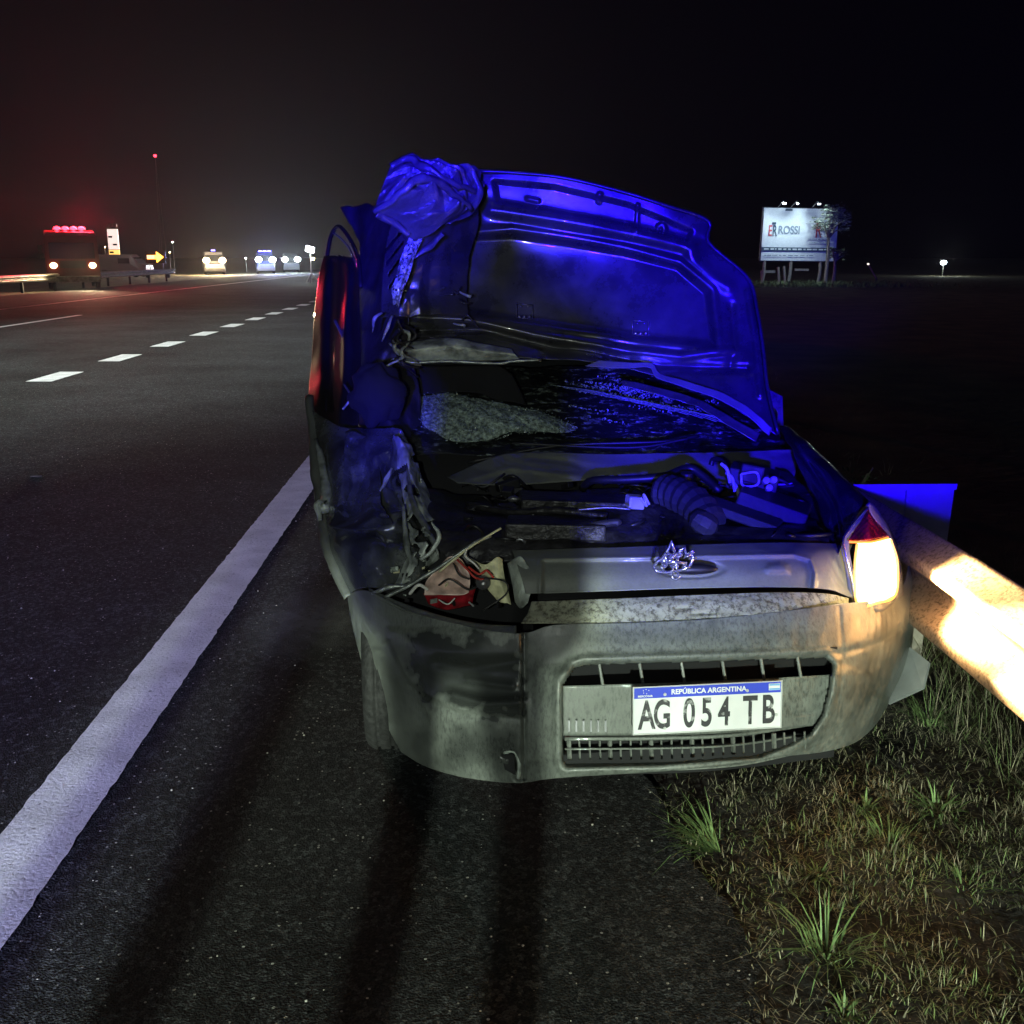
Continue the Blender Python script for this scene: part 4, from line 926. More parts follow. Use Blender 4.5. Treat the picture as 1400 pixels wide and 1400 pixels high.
# --- cabin and rear (mostly hidden, but it is there)
def hull(name, secs, mat, thick=0, hole=None):
    """secs: (y, x_left, x_right, z0, z1, shoulder_inset)"""
    vs = []; fs = []; n = 0
    for (y, xl_, xr_, z0, z1, ins) in secs:
        zm = z0 + (z1 - z0) * 0.55
        ring = [(xl_ + .08, z0), (xl_, z0 + .1), (xl_, zm), (xl_ + ins, z1 - .05), (xl_ + ins + .1, z1), (xr_ - ins - .1, z1), (xr_ - ins, z1 - .05), (xr_, zm), (xr_, z0 + .1), (xr_ - .08, z0)]
        n = len(ring); vs += [(x, y, z) for x, z in ring]
    for i in range(len(secs) - 1):
        for k in range(n):
            k2 = (k + 1) % n; fs.append((i * n + k, i * n + k2, (i + 1) * n + k2, (i + 1) * n + k))
    fs.append(tuple(range(n))); fs.append(tuple((len(secs) - 1) * n + k for k in range(n - 1, -1, -1)))
    return mesh_obj(name, vs, fs, mat, CAR, False, True, 0, 0.03)
hull('body', [(4.45, -0.48, 1.18, 0.2, 1.02, 0.03), (5.0, -0.48, 1.18, 0.2, 1.02, 0.03), (6.2, -0.47, 1.17, 0.22, 1.0, 0.03), (6.5, -0.40, 1.1, 0.3, 0.95, 0.05)], M['paint'])
hull('roof', [(4.75, -0.40, 1.10, 0.98, 1.36, 0.12), (5.1, -0.38, 1.08, 0.98, 1.45, 0.16), (5.9, -0.38, 1.08, 0.98, 1.43, 0.17), (6.35, -0.36, 1.06, 0.96, 1.2, 0.12)], M['glass'])
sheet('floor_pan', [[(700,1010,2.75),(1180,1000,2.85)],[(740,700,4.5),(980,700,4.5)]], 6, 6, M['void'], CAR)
def wheel(x, y, r=0.30, w=0.19, yaw=0.0, parent=CAR, side=-1):
    ax = Vector((cos(yaw), sin(yaw), 0)) * side
    c = Vector((x, y, r - 0.005))
    prof = [(-w / 2, r * .62), (-w / 2, r * .9), (-w / 2 + .02, r * .98), (-.048, r), (-.046, r - .009), (-.036, r - .009), (-.034, r), (-.006, r), (-.004, r - .009), (.006, r - .009), (.008, r), (.036, r), (.038, r - .009), (.048, r - .009), (.050, r), (w / 2 - .02, r * .98), (w / 2 - .006, r * .94), (w / 2 - .004, r * .92), (w / 2, r * .9), (w / 2, r * .62)]
    ty = MB().lathe(c, ax, prof, 36).build('wheel', M['rubber'], parent, smooth=True)
    b = MB().lathe(c, ax, [(w / 2 - .03, r * .6), (w / 2 - .005, r * .63), (w / 2 + .004, r * .6), (w / 2 - .02, r * .5), (w / 2 - .03, r * .2), (w / 2, r * .16), (w / 2 + .005, .02)], 28)
    o = b.build('rim', M['rim'], parent, smooth=True); 
    for k in range(16):
        pass
    return ty
wheel(-0.40, 3.18, 0.31, 0.17, 0.10); wheel(1.10, 3.30, 0.30, 0.17, 0.0, side=1)
wheel(-0.40, 5.75, 0.29, 0.17); wheel(1.08, 5.75, 0.29, 0.17, side=1)
# --- number plate
def text_mesh(s, size, offset=0.0, extrude=0.0, align='CENTER', space=1.0, sx=1.0):
    cu = bpy.data.curves.new('t', 'FONT'); cu.body = s; cu.size = size; cu.offset = offset; cu.extrude = extrude
    cu.align_x = align; cu.align_y = 'CENTER'; cu.space_character = space
    ob = bpy.data.objects.new('t', cu); COL.objects.link(ob)
    dg = bpy.context.evaluated_depsgraph_get(); me = bpy.data.meshes.new_from_object(ob.evaluated_get(dg))
    bpy.data.objects.remove(ob); bpy.data.curves.remove(cu)
    for v in me.vertices: v.co.x *= sx
    return me
pl, pr = V3(P(863, 972, 2.462)), V3(P(1070, 962, 2.502))
ctr = (pl + pr) / 2; ex = (pr - pl).normalized(); ez = (Vector((0, 0.10, 1)) - ex * Vector((0, 0.10, 1)).dot(ex)).normalized(); ey = ez.cross(ex)
MT = Matrix((ex, ey, ez)).transposed()                    # columns: right, back, up
def on_plate(me, name, x, z, mat, d=0.0, parent=None):
    vs = [ctr + MT @ Vector((v.co.x + x, -0.004 - d, v.co.y + z)) for v in me.vertices]
    return mesh_obj(name, vs, [tuple(p.vertices) for p in me.polygons], mat, parent, False)
M['plate'] = simple('white_plate', (0.60, 0.61, 0.63), 0.45, var=0.05, vscale=18)
M['plate_edge'] = simple('plate_rim', (0.45, 0.46, 0.46), 0.4, 0.3)
M['plate_blue'] = simple('plate_blue', (0.02, 0.045, 0.50), 0.45)
def worn_black():
    m, N, L, b = newmat('worn_black_characters')
    tc = N.new('ShaderNodeTexCoord'); n = N.new('ShaderNodeTexNoise'); n.inputs['Scale'].default_value = 60; n.inputs['Detail'].default_value = 4
    L.new(tc.outputs['Object'], n.inputs['Vector']); r = N.new('ShaderNodeValToRGB'); e = r.color_ramp.elements
    e[0].position = 0.56; e[0].color = (0.02, 0.02, 0.025, 1); e[1].position = 0.70; e[1].color = (0.30, 0.31, 0.31, 1)
    L.new(n.outputs[0], r.inputs[0]); L.new(r.outputs[0], b.inputs['Base Color']); b.inputs['Roughness'].default_value = 0.5; return m
M['chars'] = worn_black()
W2, H2 = 0.2, 0.065
b = MB().box(ctr, (2 * W2, 0.005, 2 * H2), MT); plate = b.build('number_plate', M['plate'], CAR, bevel=0.002)
q = []
for s in (-1, 1):
    q.append(MB().box(ctr + MT @ Vector((0, -0.003, s * (H2 - 0.0015))), (2 * W2, 0.003, 0.003), MT).build('plate_rim', M['plate_edge'], plate))
    q.append(MB().box(ctr + MT @ Vector((s * (W2 - 0.0015), -0.003, 0)), (0.003, 0.003, 2 * H2 - 0.006), MT).build('plate_rim', M['plate_edge'], plate))
MB().box(ctr + MT @ Vector((0, -0.003, H2 - 0.003 - 0.0145)), (2 * W2 - 0.008, 0.001, 0.029), MT).build('plate_band', M['plate_blue'], plate)
def glyphs(txt, size, x, z, mat, name, off=0.0, sx=1.0, d=0.0, space=1.0):
    me = text_mesh(txt, size, off, 0, 'CENTER', space, sx); return on_plate(me, name, x, z, mat, d, plate)
for ch, x in zip('AG054TB', (-0.163, -0.122, -0.050, -0.003, 0.044, 0.114, 0.163)):
    glyphs(ch, 0.108, x, -0.0160, M['chars'], 'character', off=0.0024, sx=0.60)
glyphs('REP\u00daBLICA ARGENTINA', 0.0185, 0.002, H2 - 0.018, M['plate'], 'country_name', off=0.0006, sx=1.0)
glyphs('MERCOSUR', 0.0075, -0.167, H2 - 0.026, M['plate'], 'small_print', off=0.0002)
b = MB()
for k, (w, cx) in enumerate([(M['plate'], 0)]): pass
MB().box(ctr + MT @ Vector((0.178, -0.0045, H2 - 0.016)), (0.03, 0.001, 0.018), MT).build('flag', M['plate'], plate)
M['skyblue'] = simple('flag_sky_blue', (0.15, 0.35, 0.62), 0.5)
for s in (-1, 1): MB().box(ctr + MT @ Vector((0.178, -0.0056, H2 - 0.016 + s * 0.0058)), (0.028, 0.001, 0.0045), MT).build('flag_stripe', M['skyblue'], plate)
b = MB()
for k in range(5):
    a = k * 1.1 + 0.5; b.box(ctr + MT @ Vector((-0.165 + 0.008 * cos(a), -0.0048, H2 - 0.013 + 0.006 * sin(a))), (0.002, 0.001, 0.002), MT)
b.build('emblem', M['plate'], plate)
for x, z in ((-0.115, 0.03), (0.105, 0.03), (-0.115, -0.062), (0.185, -0.04)):
    MB().lathe(ctr + MT @ Vector((x, -0.003, z + 0.012)), MT @ Vector((0, -1, 0)), [(0, 0.0045), (0.003, 0.004)], 10).build('screw', M['plate_edge'], plate)
# ------------------------------------------------------------------ grass and weeds
M['grass_dry'] = simple('dry_grass', (0.20, 0.19, 0.12), 0.8, var=0.4, vscale=9)
M['grass_green'] = simple('green_grass', (0.10, 0.14, 0.05), 0.7, var=0.4, vscale=7)
M['grass_pale'] = simple('straw', (0.22, 0.20, 0.14), 0.75, var=0.3, vscale=9)
def ground_z(x, y):
    return max(terr(x, y), 0.0) if x < edge_x(y) + .1 else terr(x, y)
def blade(mb, x, y, z, h, w, lean, az, curl):
    d = Vector((cos(az), sin(az), 0)); s = Vector((-sin(az), cos(az), 0)) * w / 2
    p0 = Vector((x, y, z)); pts = []
    n = 3
    for i in range(n + 1):
        t = i / n; a = lean + curl * t
        pts.append(p0 + d * (h * t * sin(a)) + Vector((0, 0, h * t * cos(a))))
    b0 = len(mb.v)
    for i in range(n):
        k = 1 - (i / n) ** 2 * 0.7
        mb.v += [tuple(pts[i] - s * k), tuple(pts[i] + s * k)]
    mb.v.append(tuple(pts[n]))
    for i in range(n - 1): mb.f.append((b0 + 2 * i, b0 + 2 * i + 1, b0 + 2 * i + 3, b0 + 2 * i + 2))
    mb.f.append((b0 + 2 * n - 2, b0 + 2 * n - 1, b0 + 2 * n))
rg = random.Random(77)
gd, gg, gp = MB(), MB(), MB()
def tuft(x, y, n, h, mix, spread=0.03, lean=0.9):
    z = ground_z(x, y) - 0.004
    for k in range(n):
        m = rg.random(); t = gg if m < mix else (gd if m < mix + (1 - mix) * 0.7 else gp)
        az = rg.uniform(0, 2 * pi); r = spread * rg.random()
        blade(t, x + r * cos(az), y + r * sin(az), z, h * rg.uniform(0.5, 1.2), rg.uniform(0.0014, 0.0034), rg.uniform(0.1, lean), az + rg.uniform(-.6, .6), rg.uniform(0, 1.4))
cnt = 0
while cnt < 15500:
    y = 1.2 + 4.2 * rg.random() ** 1.2; x = edge_x(y) + (2.7 - edge_x(y)) * rg.random() ** 0.9
    if noise.noise(Vector((x * 2.2, y * 2.2, 0))) + rg.uniform(-0.35, 0.35) < -0.3: continue
    near = (x - edge_x(y)) < 0.15
    gm = 0.5 if noise.noise(Vector((x * 1.5, y * 1.5, 8))) > 0.05 else 0.18
    tuft(x, y, 6 if near else 9, rg.uniform(0.02, 0.055) * (0.8 if near else 1), gm, 0.04, 1.5); cnt += 1
for k in range(1700):
    y = 5.0 + 13 * rg.random() ** 1.3; x = 1.35 + 8 * rg.random() ** 1.4
    tuft(x, y, 7, rg.uniform(0.08, 0.2), 0.45, 0.08, 0.6)
for k in range(900):       # taller growth right behind the rail
    y = 2.0 + 3.4 * rg.random(); x = 1.5 + 1.2 * rg.random()
    tuft(x, y, 6, rg.uniform(0.10, 0.26), 0.5, 0.05, 0.5)
for k in range(1100):       # fallen straws
    y = 1.3 + 3.2 * rg.random(); x = edge_x(y) + (1.5 - edge_x(y)) * rg.random()
    blade(gp, x, y, ground_z(x, y) + 0.006, rg.uniform(0.03, 0.13), 0.002, rg.uniform(1.3, 1.55), rg.uniform(0, 6.28), 0.05)
tag(gd.build('dry_grass', M['grass_dry']), 'short dry grass growing over the shoulder under the guardrail', 'grass', kind='stuff')
tag(gg.build('green_grass', M['grass_green']), 'short green grass growing among the dry grass', 'grass', kind='stuff')
tag(gp.build('straw', M['grass_pale']), 'pale straws lying and standing in the roadside grass', 'straw', kind='stuff')
M['weed'] = simple('weed_green', (0.12, 0.19, 0.065), 0.6, var=0.3, vscale=30)
def weed(label, u, v, n, h, lean=0.8, az0=None, spread=0.02, broad=0.007, stems=True):
    p = PG(u, v); n = int(n * 1.8); broad *= .75; b = MB(); t = root('weed', label, 'weed', (p.x, p.y, 0), 'green weeds in the roadside grass')
    for k in range(n):
        az = rg.uniform(0, 2 * pi) if az0 is None else az0 + rg.gauss(0, 0.45)
        r = spread * rg.random(); blade(b, p.x + r * cos(az), p.y + r * sin(az), 0.0, h * rg.uniform(0.5, 1.15), broad * rg.uniform(0.6, 1.1), rg.uniform(0.15, lean), az, rg.uniform(0.1, 1.3))
    b.build('leaves', M['weed'], t)
    return t
weed('sprawling green weed creeping from the grass onto the asphalt in front of the bumper', 985, 1165, 46, 0.17, 1.45, 2.5, 0.07, 0.006)
weed('tallest clump of upright green blades at the bottom of the grass', 1130, 1310, 34, 0.15, 0.7, None, 0.05, 0.007)
weed('bright green broad-leaved weed right of centre in the grass', 1183, 1108, 22, 0.07, 1.2, None, 0.02, 0.011)
weed('two-armed bright green weed near the right edge of the grass', 1285, 1110, 26, 0.08, 1.2, None, 0.06, 0.010)
weed('pale grey-green tuft between the two bright weeds', 1215, 1155, 34, 0.10, 0.8, None, 0.04, 0.004)
weed('small green sprout at the very bottom edge of the picture', 1155, 1392, 16, 0.06, 1.0, None, 0.01, 0.010)
weed('small weed in the middle of the grass, left of the pale tuft', 1118, 1200, 18, 0.06, 0.9, None, 0.02, 0.008)
weed('thin weed at the right, below the guardrail', 1318, 1215, 20, 0.09, 1.0, None, 0.04, 0.005)
weed('green tuft under the pale shard by the bumper corner', 1270, 990, 40, 0.14, 0.8, None, 0.05, 0.005)
# bush showing above the right fender
bp_ = V3(P(1158, 640, 6.0)); b = MB(); t = root('bush', 'small leafy roadside bush just behind the right fender', 'bush', (bp_.x, bp_.y, 0))
for k in range(420):
    a = rg.uniform(0, 6.28); r = 0.22 * rg.random() ** 0.6
    blade(b, bp_.x + r * cos(a), 6.0 + r * sin(a), rg.uniform(0.05, bp_.z + 0.02) * (1 - r * 1.2), rg.uniform(0.03, 0.08), 0.016, rg.uniform(0.3, 1.4), rg.uniform(0, 6.28), 0.6)
b.build('leaves', M['weed'], t)
b = MB()
for k in range(7):
    a = rg.uniform(0, 6.28); b.tube([(bp_.x, 6, -0.3), (bp_.x + .08 * cos(a), 6 + .08 * sin(a), .2), (bp_.x + .16 * cos(a), 6 + .16 * sin(a), bp_.z)], 0.005, 5)
b.build('stems', M['wood'], t)
# pebbles and a stone on the asphalt
rg2 = random.Random(9); b = MB()
for k in range(420):
    y = rg2.uniform(1.3, 9); x = rg2.uniform(-3.8, edge_x(y)); s = rg2.uniform(0.0015, 0.0045)
    b.ellip((x, y, s * .4), (s, s, s * .6), 6, 4, bump=0.5, seed=k)
tag(b.build('gravel', simple('gravel_stone', (0.35, 0.34, 0.31), 0.7), None, True), 'loose gravel chips scattered on the asphalt', 'gravel', kind='stuff')
p = PG(50, 652); tag(MB().ellip((p.x, p.y, 0.006), (0.05, 0.02, 0.007), 12, 8, bump=0.6, seed=2).build('stone', M['soil'], None, True), 'small dark stone lying on the road left of the white line', 'stone')
# scuffed film of powder on the asphalt beside the wheel
def powder_mat():
    m, N, L, b = newmat('fluid_stain')
    tc = N.new('ShaderNodeTexCoord'); n = N.new('ShaderNodeTexNoise'); n.inputs['Scale'].default_value = 9; n.inputs['Detail'].default_value = 9; n.inputs['Roughness'].default_value = 0.75
    L.new(tc.outputs['Object'], n.inputs['Vector']); g = N.new('ShaderNodeTexGradient'); g.gradient_type = 'SPHERICAL'
    mp = N.new('ShaderNodeMapping'); mp.inputs['Scale'].default_value = (2.2, 1.25, 1); L.new(tc.outputs['Object'], mp.inputs['Vector']); L.new(mp.outputs[0], g.inputs[0])
    mu = N.new('ShaderNodeMath'); mu.operation = 'MULTIPLY'; L.new(n.outputs[0], mu.inputs[0]); L.new(g.outputs[1], mu.inputs[1])
    r = N.new('ShaderNodeMapRange'); r.inputs[1].default_value = 0.16; r.inputs[2].default_value = 0.5; r.inputs[4].default_value = 0.8; L.new(mu.outputs[0], r.inputs[0])
    b.inputs['Base Color'].default_value = (0.20, 0.20, 0.20, 1); b.inputs['Roughness'].default_value = 0.8
    L.new(r.outputs[0], b.inputs['Alpha']); return m
p = PG(425, 850); o = mesh_obj('powder_stain', [(-0.45, -0.8, 0), (0.45, -0.8, 0), (0.45, 0.8, 0), (-0.45, 0.8, 0)], [(0, 1, 2, 3)], powder_mat(), None, False)
o.location = (p.x, p.y, 0.008); tag(o, 'pale powdery stain on the asphalt beside the left front wheel', 'stain')

# ------------------------------------------------------------------ vehicles in the distance and behind the camera
def vehicle(name, label, cat, x, y, yaw, L_=4.4, Wd=1.75, H=1.5, body='blackpaint', hl='e_white', kind='car', bar=None, group=None, faces='camera', hood_z=0.95, bar_w=1.0, lampz=0.68, lamp_r=0.10):
    t = root(name, label, cat, (x, y, 0), group); t.rotation_euler = (0, 0, yaw)
    def B(nm, mb, mat, par=t, smooth=False, bevel=0): return mb.build(nm, mat, par, smooth, world=False, bevel=bevel)
    hw = Wd / 2
    def loft(secs, nm, mat, par=t):
        vs = []; fs = []
        for (yy, w, z0, z1, ins) in secs:
            ring = [(-w + .05, z0), (-w, z0 + .12), (-w, (z0 + z1) / 2), (-w + ins, z1), (w - ins, z1), (w, (z0 + z1) / 2), (w, z0 + .12), (w - .05, z0)]
            vs += [(a, yy, c) for a, c in ring]
        n = 8
        for i in range(len(secs) - 1):
            for k in range(n): fs.append((i * n + k, i * n + (k + 1) % n, (i + 1) * n + (k + 1) % n, (i + 1) * n + k))
        fs.append(tuple(range(n))); fs.append(tuple((len(secs) - 1) * n + k for k in range(n - 1, -1, -1)))
        return mesh_obj(nm, vs, fs, mat, par, False, False, 0, 0.03)
    if kind == 'truck':
        bd = loft([(0, hw, 0.45, H * .93, .04), (0.15, hw, 0.4, H, .06), (2.2, hw, 0.4, H, .06), (2.3, hw, 0.5, H * 1.05, .04), (L_, hw, 0.5, H * 1.05, .04)], 'body', M[body])
        B('windscreen', MB().box((0, -0.03, H * .68), (Wd * .86, 0.05, H * .28)), M['glass'], bevel=0.02)
        for s in (-1, 1): B('side_window', MB().box((s * (hw + .01), 1.0, H * .68), (0.03, 1.2, H * .25)), M['glass'])
        B('grille', MB().box((0, -0.03, lampz + .05), (Wd * .5, .05, .35)), M['black'])
        B('front_bumper', MB().box((0, -0.15, 0.5), (Wd, .3, .3)), M['galv'], bevel=0.03)
        for s in (-1, 1):
            B('mirror', MB().box((s * (hw + .22), 0.0, H * .7), (.2, .08, .4)), M['black'])
            B('locker_shutter', MB().box((s * (hw + .01), L_ * .65, 1.2), (.03, L_ * .4, 1.1)), M[body])
        wy = (1.0, L_ - 1.4); wr = 0.5
    elif kind == 'van':
        bd = loft([(0, hw * .9, 0.3, .9, .1), (0.5, hw, 0.25, 1.05, .06), (1.2, hw, 0.25, H, .2), (L_, hw, 0.3, H, .1)], 'body', M[body])
        B('windscreen', MB().box((0, 0.8, H * .74), (Wd * .8, .04, H * .33), Matrix.Rotation(RAD(-38), 3, 'X')), M['glass'])
        for s in (-1, 1): B('side_window', MB().box((s * (hw + .005), 1.7, H * .72), (.02, .9, .4)), M['glass'])
        B('front_bumper', MB().box((0, -0.03, .42), (Wd * .95, .12, .25)), M['black'], bevel=0.02)
        wy = (.85, L_ - .9); wr = .33
    else:
        bd = loft([(0, hw * .86, .3, .72, .08), (.25, hw * .97, .22, .85, .1), (1.1, hw, .2, hood_z, .1), (L_ - .5, hw, .22, hood_z + .02, .1), (L_, hw * .9, .35, hood_z - .1, .1)], 'body', M[body])
        loft([(1.1, hw * .88, hood_z - .03, hood_z + .02, .02), (1.75, hw * .86, hood_z - .03, H, .14), (L_ - 1.5 if kind == 'car' else 3.2, hw * .86, hood_z - .03, H, .14), (L_ - .5 if kind == 'car' else 3.5, hw * .84, hood_z - .03, hood_z + .05, .02)], 'glasshouse', M['glass'])
        B('roof', MB().box((0, 2.3, H + .005), (Wd * .66, 1.3, .03)), M[body], bevel=0.01)
        B('front_bumper', MB().box((0, -0.02, .42), (Wd * .86, .14, .22)), M['black'], bevel=0.02)
        B('grille', MB().box((0, -0.02, .64), (Wd * .45, .05, .12)), M['black'])
        for s in (-1, 1): B('mirror', MB().ellip((s * (hw + .08), 1.35, hood_z + .05), (.09, .05, .07), 10, 6), M[body], smooth=True)
        wy = (.82, L_ - .85); wr = .31
    for yy in wy:
        for s in (-1, 1):
            c = Vector((s * (hw - .1), yy, wr))
            w_ = B('wheel', MB().lathe(c, (1, 0, 0), [(-.1, wr * .8), (-.09, wr * .97), (0, wr), (.09, wr * .97), (.1, wr * .8)], 20), M['rubber'], smooth=True)
            B('rim', MB().lathe(c, (s, 0, 0), [(.09, wr * .6), (.105, wr * .55), (.08, wr * .1)], 14), M['rim'], w_, True)
    for s in (-1, 1):
        yy = -0.06 if kind == 'truck' else 0.03
        B('headlight', MB().ellip((s * hw * .74, yy, lampz), (lamp_r * 1.2, .06, lamp_r), 14, 8), M[hl], smooth=True)
    if bar:
        zt = H + (.1 if kind == 'truck' else .07); yb = .7 if kind == 'truck' else 2.0
        br = B('light_bar', MB().box((0, yb, zt), (bar_w, .22, .07)), M['black'], bevel=0.01)
        n = 4 if bar == 'e_red' else 3
        for k in range(n):
            B('beacon', MB().ellip(((k - (n - 1) / 2) * bar_w / n, yb, zt + .06), (bar_w / n * .46, .14, .08 if bar != 'e_red' else .13), 12, 8), M[bar], br, True)
    return t
def at(u, v, Y): return V3(P(u, v, Y))

# fire engine behind the far rail
p = at(100, 362, 52)
ft = vehicle('fire_engine', 'fire engine with a glowing red light bar behind the far guardrail', 'fire engine', p.x, 52, RAD(24), 7.5, 2.4, 2.75, 'redpaint', 'e_warm', 'truck', 'e_red', lampz=1.16, lamp_r=.13, bar_w=1.5)
light('red_glow', 'POINT', (p.x, 53.4, 3.3), 4200, (1, .03, .07), None, size=.6)
for s in (-1, 1): light('engine_beam', 'SPOT', (p.x + s * .9, 51.7, 1.16), 1500, (1, .78, .45), None, aim=(p.x + s * 1.0, 44, 0.0), size=.08, spot=95, blend=.5)
# totem sign
p = at(157, 350, 92); t = root('totem_sign', 'tall narrow lit roadside sign, white above and yellow below, right of the fire engine', 'sign', (p.x, 92, 0))
for z0, z1, m in ((2.2, 3.9, 'e_sign'), (1.05, 2.15, 'e_signy')):
    MB().box((p.x, 92, (z0 + z1) / 2), (0.9, .2, z1 - z0)).build('panel', M[m], t, bevel=0.02)
for k in range(4): MB().box((p.x + (-.2 if k % 2 else .15), 91.88, 1.3 + .65 * k), (.35, .03, .16)).build('bar', M['black'], t)
MB().box((p.x, 92, 4.2), (.8, .25, .25)).build('cap', M['galv'], t)
for s in (-1, 1): MB().box((p.x + s * .3, 92, .5), (.1, .1, 1.1)).build('leg', M['black'], t)
# parked white van side on, and arrow trailer
p = at(188, 352, 84); vn = vehicle('white_van', 'van standing side on beyond the road, left of the amber arrow', 'van', p.x + .9, 84, RAD(88), 4.2, 1.8, 1.75, 'white_paint_metal', 'e_sign', 'van')
light('van_work_lamp', 'POINT', (p.x, 81.5, 2.6), 60, (1, .92, .85), None, size=.1)
p = at(212, 350, 80); t = root('arrow_trailer', 'roadworks trailer with a lit amber arrow pointing right', 'trailer', (p.x, 80, 0))
MB().box((p.x, 80.1, 1.55), (1.5, .08, .9)).build('board', M['black'], t)
MB().box((p.x - .25, 80.03, 1.55), (.75, .05, .28)).build('arrow', M['e_amber'], t)
mesh_obj('arrow', [(p.x + .1, 79.98, 1.95), (p.x + .1, 79.98, 1.15), (p.x + .62, 79.98, 1.55), (p.x + .1, 80.03, 1.95), (p.x + .1, 80.03, 1.15), (p.x + .62, 80.03, 1.55)], [(0, 1, 2), (3, 5, 4), (0, 2, 5, 3), (1, 4, 5, 2), (0, 3, 4, 1)], M['e_amber'], t, False)
MB().box((p.x - .35, 80.0, 1.56), (.55, .03, .22)).build('lamp_row', M['e_sign'], t)
MB().box((p.x, 80.3, .55), (1.5, .9, .12)).build('chassis', M['black'], t)
for s in (-1, 1):
    MB().lathe((p.x + s * .8, 80.3, .3), (s, 0, 0), [(-.08, .2), (-.07, .29), (.07, .29), (.08, .2)], 18).build('wheel', M['rubber'], t, True)
    MB().box((p.x + s * .5, 80.15, .85), (.06, .06, .6)).build('leg', M['galv'], t)
# cars with their headlights on
def headlit(u, v, Y, sep_u, label, hl, col, power, bar=None, kind='car', body='blackpaint', yaw=None, **k):
    yaw = RAD((643 - u) / 24) + RAD(3) if yaw is None else yaw
    p = at(u, v, Y); t = vehicle('patrol_car' if bar else 'parked_car', label, 'car' if kind == 'car' else 'van', p.x, Y, yaw, body=body, hl=hl, kind=kind, bar=bar, group='vehicles with their lights on down the road', **k)
    hw = k.get('Wd', 1.75) / 2 * .74
    for s in (-1, 1):
        light('beam', 'SPOT', (p.x + s * hw, Y - .15, k.get('lampz', .68)), power * .9, col, None, aim=(p.x + s * hw + 17, Y - 40, 0.6), size=.09, spot=60, blend=.8)
        light('lamp_glow', 'POINT', (p.x + s * hw, Y - 1.6, k.get('lampz', .68) + .2), power * .3, col, None, size=.08)
    return t, p
# lamps sit near eye level, so these vehicles are tall ones
headlit(293, 353, 96, 19, 'vehicle with yellowish headlights, nearest the amber arrow, a small blue lamp on its roof', 'e_warm', (1, .74, .40), 5200, 'e_blue', 'van', lampz=1.25, Wd=1.9, H=2.0, body='white_paint_metal', bar_w=.35, lamp_r=.25)
headlit(363, 353, 100, 17, 'patrol vehicle with white headlights and a blue light bar', 'e_white', (.85, .93, 1), 4200, 'e_blue', 'van', lampz=1.3, Wd=1.75, H=1.95, body='bluepaint', bar_w=1.25, lamp_r=.25)
headlit(398, 353, 108, 12, 'vehicle with one greenish white headlight showing right of the blue light bar', 'e_white', (.8, 1, .92), 2600, None, 'van', lampz=1.3, Wd=1.7, H=1.9, lamp_r=.25)
p = at(377, 345, 97); light('blue_glow', 'POINT', (p.x, 96.5, 2.25), 1500, (.05, .05, 1), None, size=.15)
# flood lamp tower nearest the wreck
p = at(424, 342, 66); t = root('floodlight_tower', 'short tower with a bright white flood lamp at the left edge of the wreck', 'floodlight', (p.x, 66, 0))
MB().tube([(p.x, 66, 0), (p.x, 66, 1.9)], .04, 8).build('mast', M['galv'], t)
MB().box((p.x, 65.95, 2.02), (.5, .12, .34), Matrix.Rotation(.3, 3, 'Y')).build('lamp', M['e_white'], t, bevel=0.03)
MB().box((p.x + .15, 65.95, 1.45), (.2, .1, .14)).build('lamp', M['e_warm'], t, bevel=0.02)
for a in range(3): MB().tube([(p.x, 66, .6), (p.x + .5 * cos(a * 2.1), 66 + .5 * sin(a * 2.1), 0)], .025, 6).build('leg', M['galv'], t)
light('flood_far', 'POINT', (p.x, 65.6, 2.1), 350, (.85, 1, 1), None, size=.15)
# little marker lamps
for (u, v, Y, m, lb) in [(143, 338, 95, 'e_warm', 'small warm marker lamp on a pole left of the tall sign'), (140, 349, 90, 'e_red', 'low red marker lamp on a pole beside the fire engine'), (236, 331, 120, 'e_white', 'small white lamp high on a pole right of the arrow'), (232, 345, 115, 'e_warm', 'small warm lamp low on a pole right of the arrow'),
                         (336, 353, 110, 'e_white', 'small white lamp on a pole left of the blue light bar'), (212, 213, 330, 'e_red', 'red beacon on a tall mast high in the sky')]:
    p = at(u, v, Y); t = root('lamp_post' if v > 300 else 'radio_mast', lb, 'lamp' if v > 300 else 'mast', (p.x, Y, 0)); s = .07 if v > 300 else .5
    if v > 300:
        MB().tube([(p.x, Y, 0), (p.x, Y, p.z)], .04, 6).build('pole', M['galv'], t)
    else:
        b = MB()
        for q in range(3): b.tube([(p.x + 1.2 * cos(q * 2.1), Y + 1.2 * sin(q * 2.1), 0), (p.x, Y, p.z)], .03, 5)
        b.build('lattice', M['galv'], t)
    MB().ellip((p.x, Y, p.z), (s, s, s * .8), 10, 6).build('lamp', M[m], t, True)
# ------------------------------------------------------------------ billboard
YB = 60
c0, c1, c2, c3 = at(1045, 284, YB), at(1147, 286, YB + 1.5), at(1142, 357, YB + 1.5), at(1040, 356, YB)
bbx = (c0.x + c1.x) / 2
BB = root('billboard', 'white lit billboard on posts in the field, half covered by branches', 'billboard', (bbx, YB, 0))
def bpt(a, b_, d=0.0):
    q = lerp2([c0, c1, c2, c3], a, b_); return Vector((q.x, q.y - d, q.z))
def bquad(name, a0, a1, b0, b1, d, mat, parent=None, th=0.03):
    return mesh_obj(name, [bpt(a0, b0, d), bpt(a1, b0, d), bpt(a1, b1, d), bpt(a0, b1, d)], [(0, 3, 2, 1)], mat, parent or BB, False, True, th)
M['bb_white'] = simple('billboard_white', (0.72, 0.76, 0.78), 0.6, var=0.05)
M['bb_dark'] = simple('billboard_stripe', (0.05, 0.09, 0.12), 0.6)
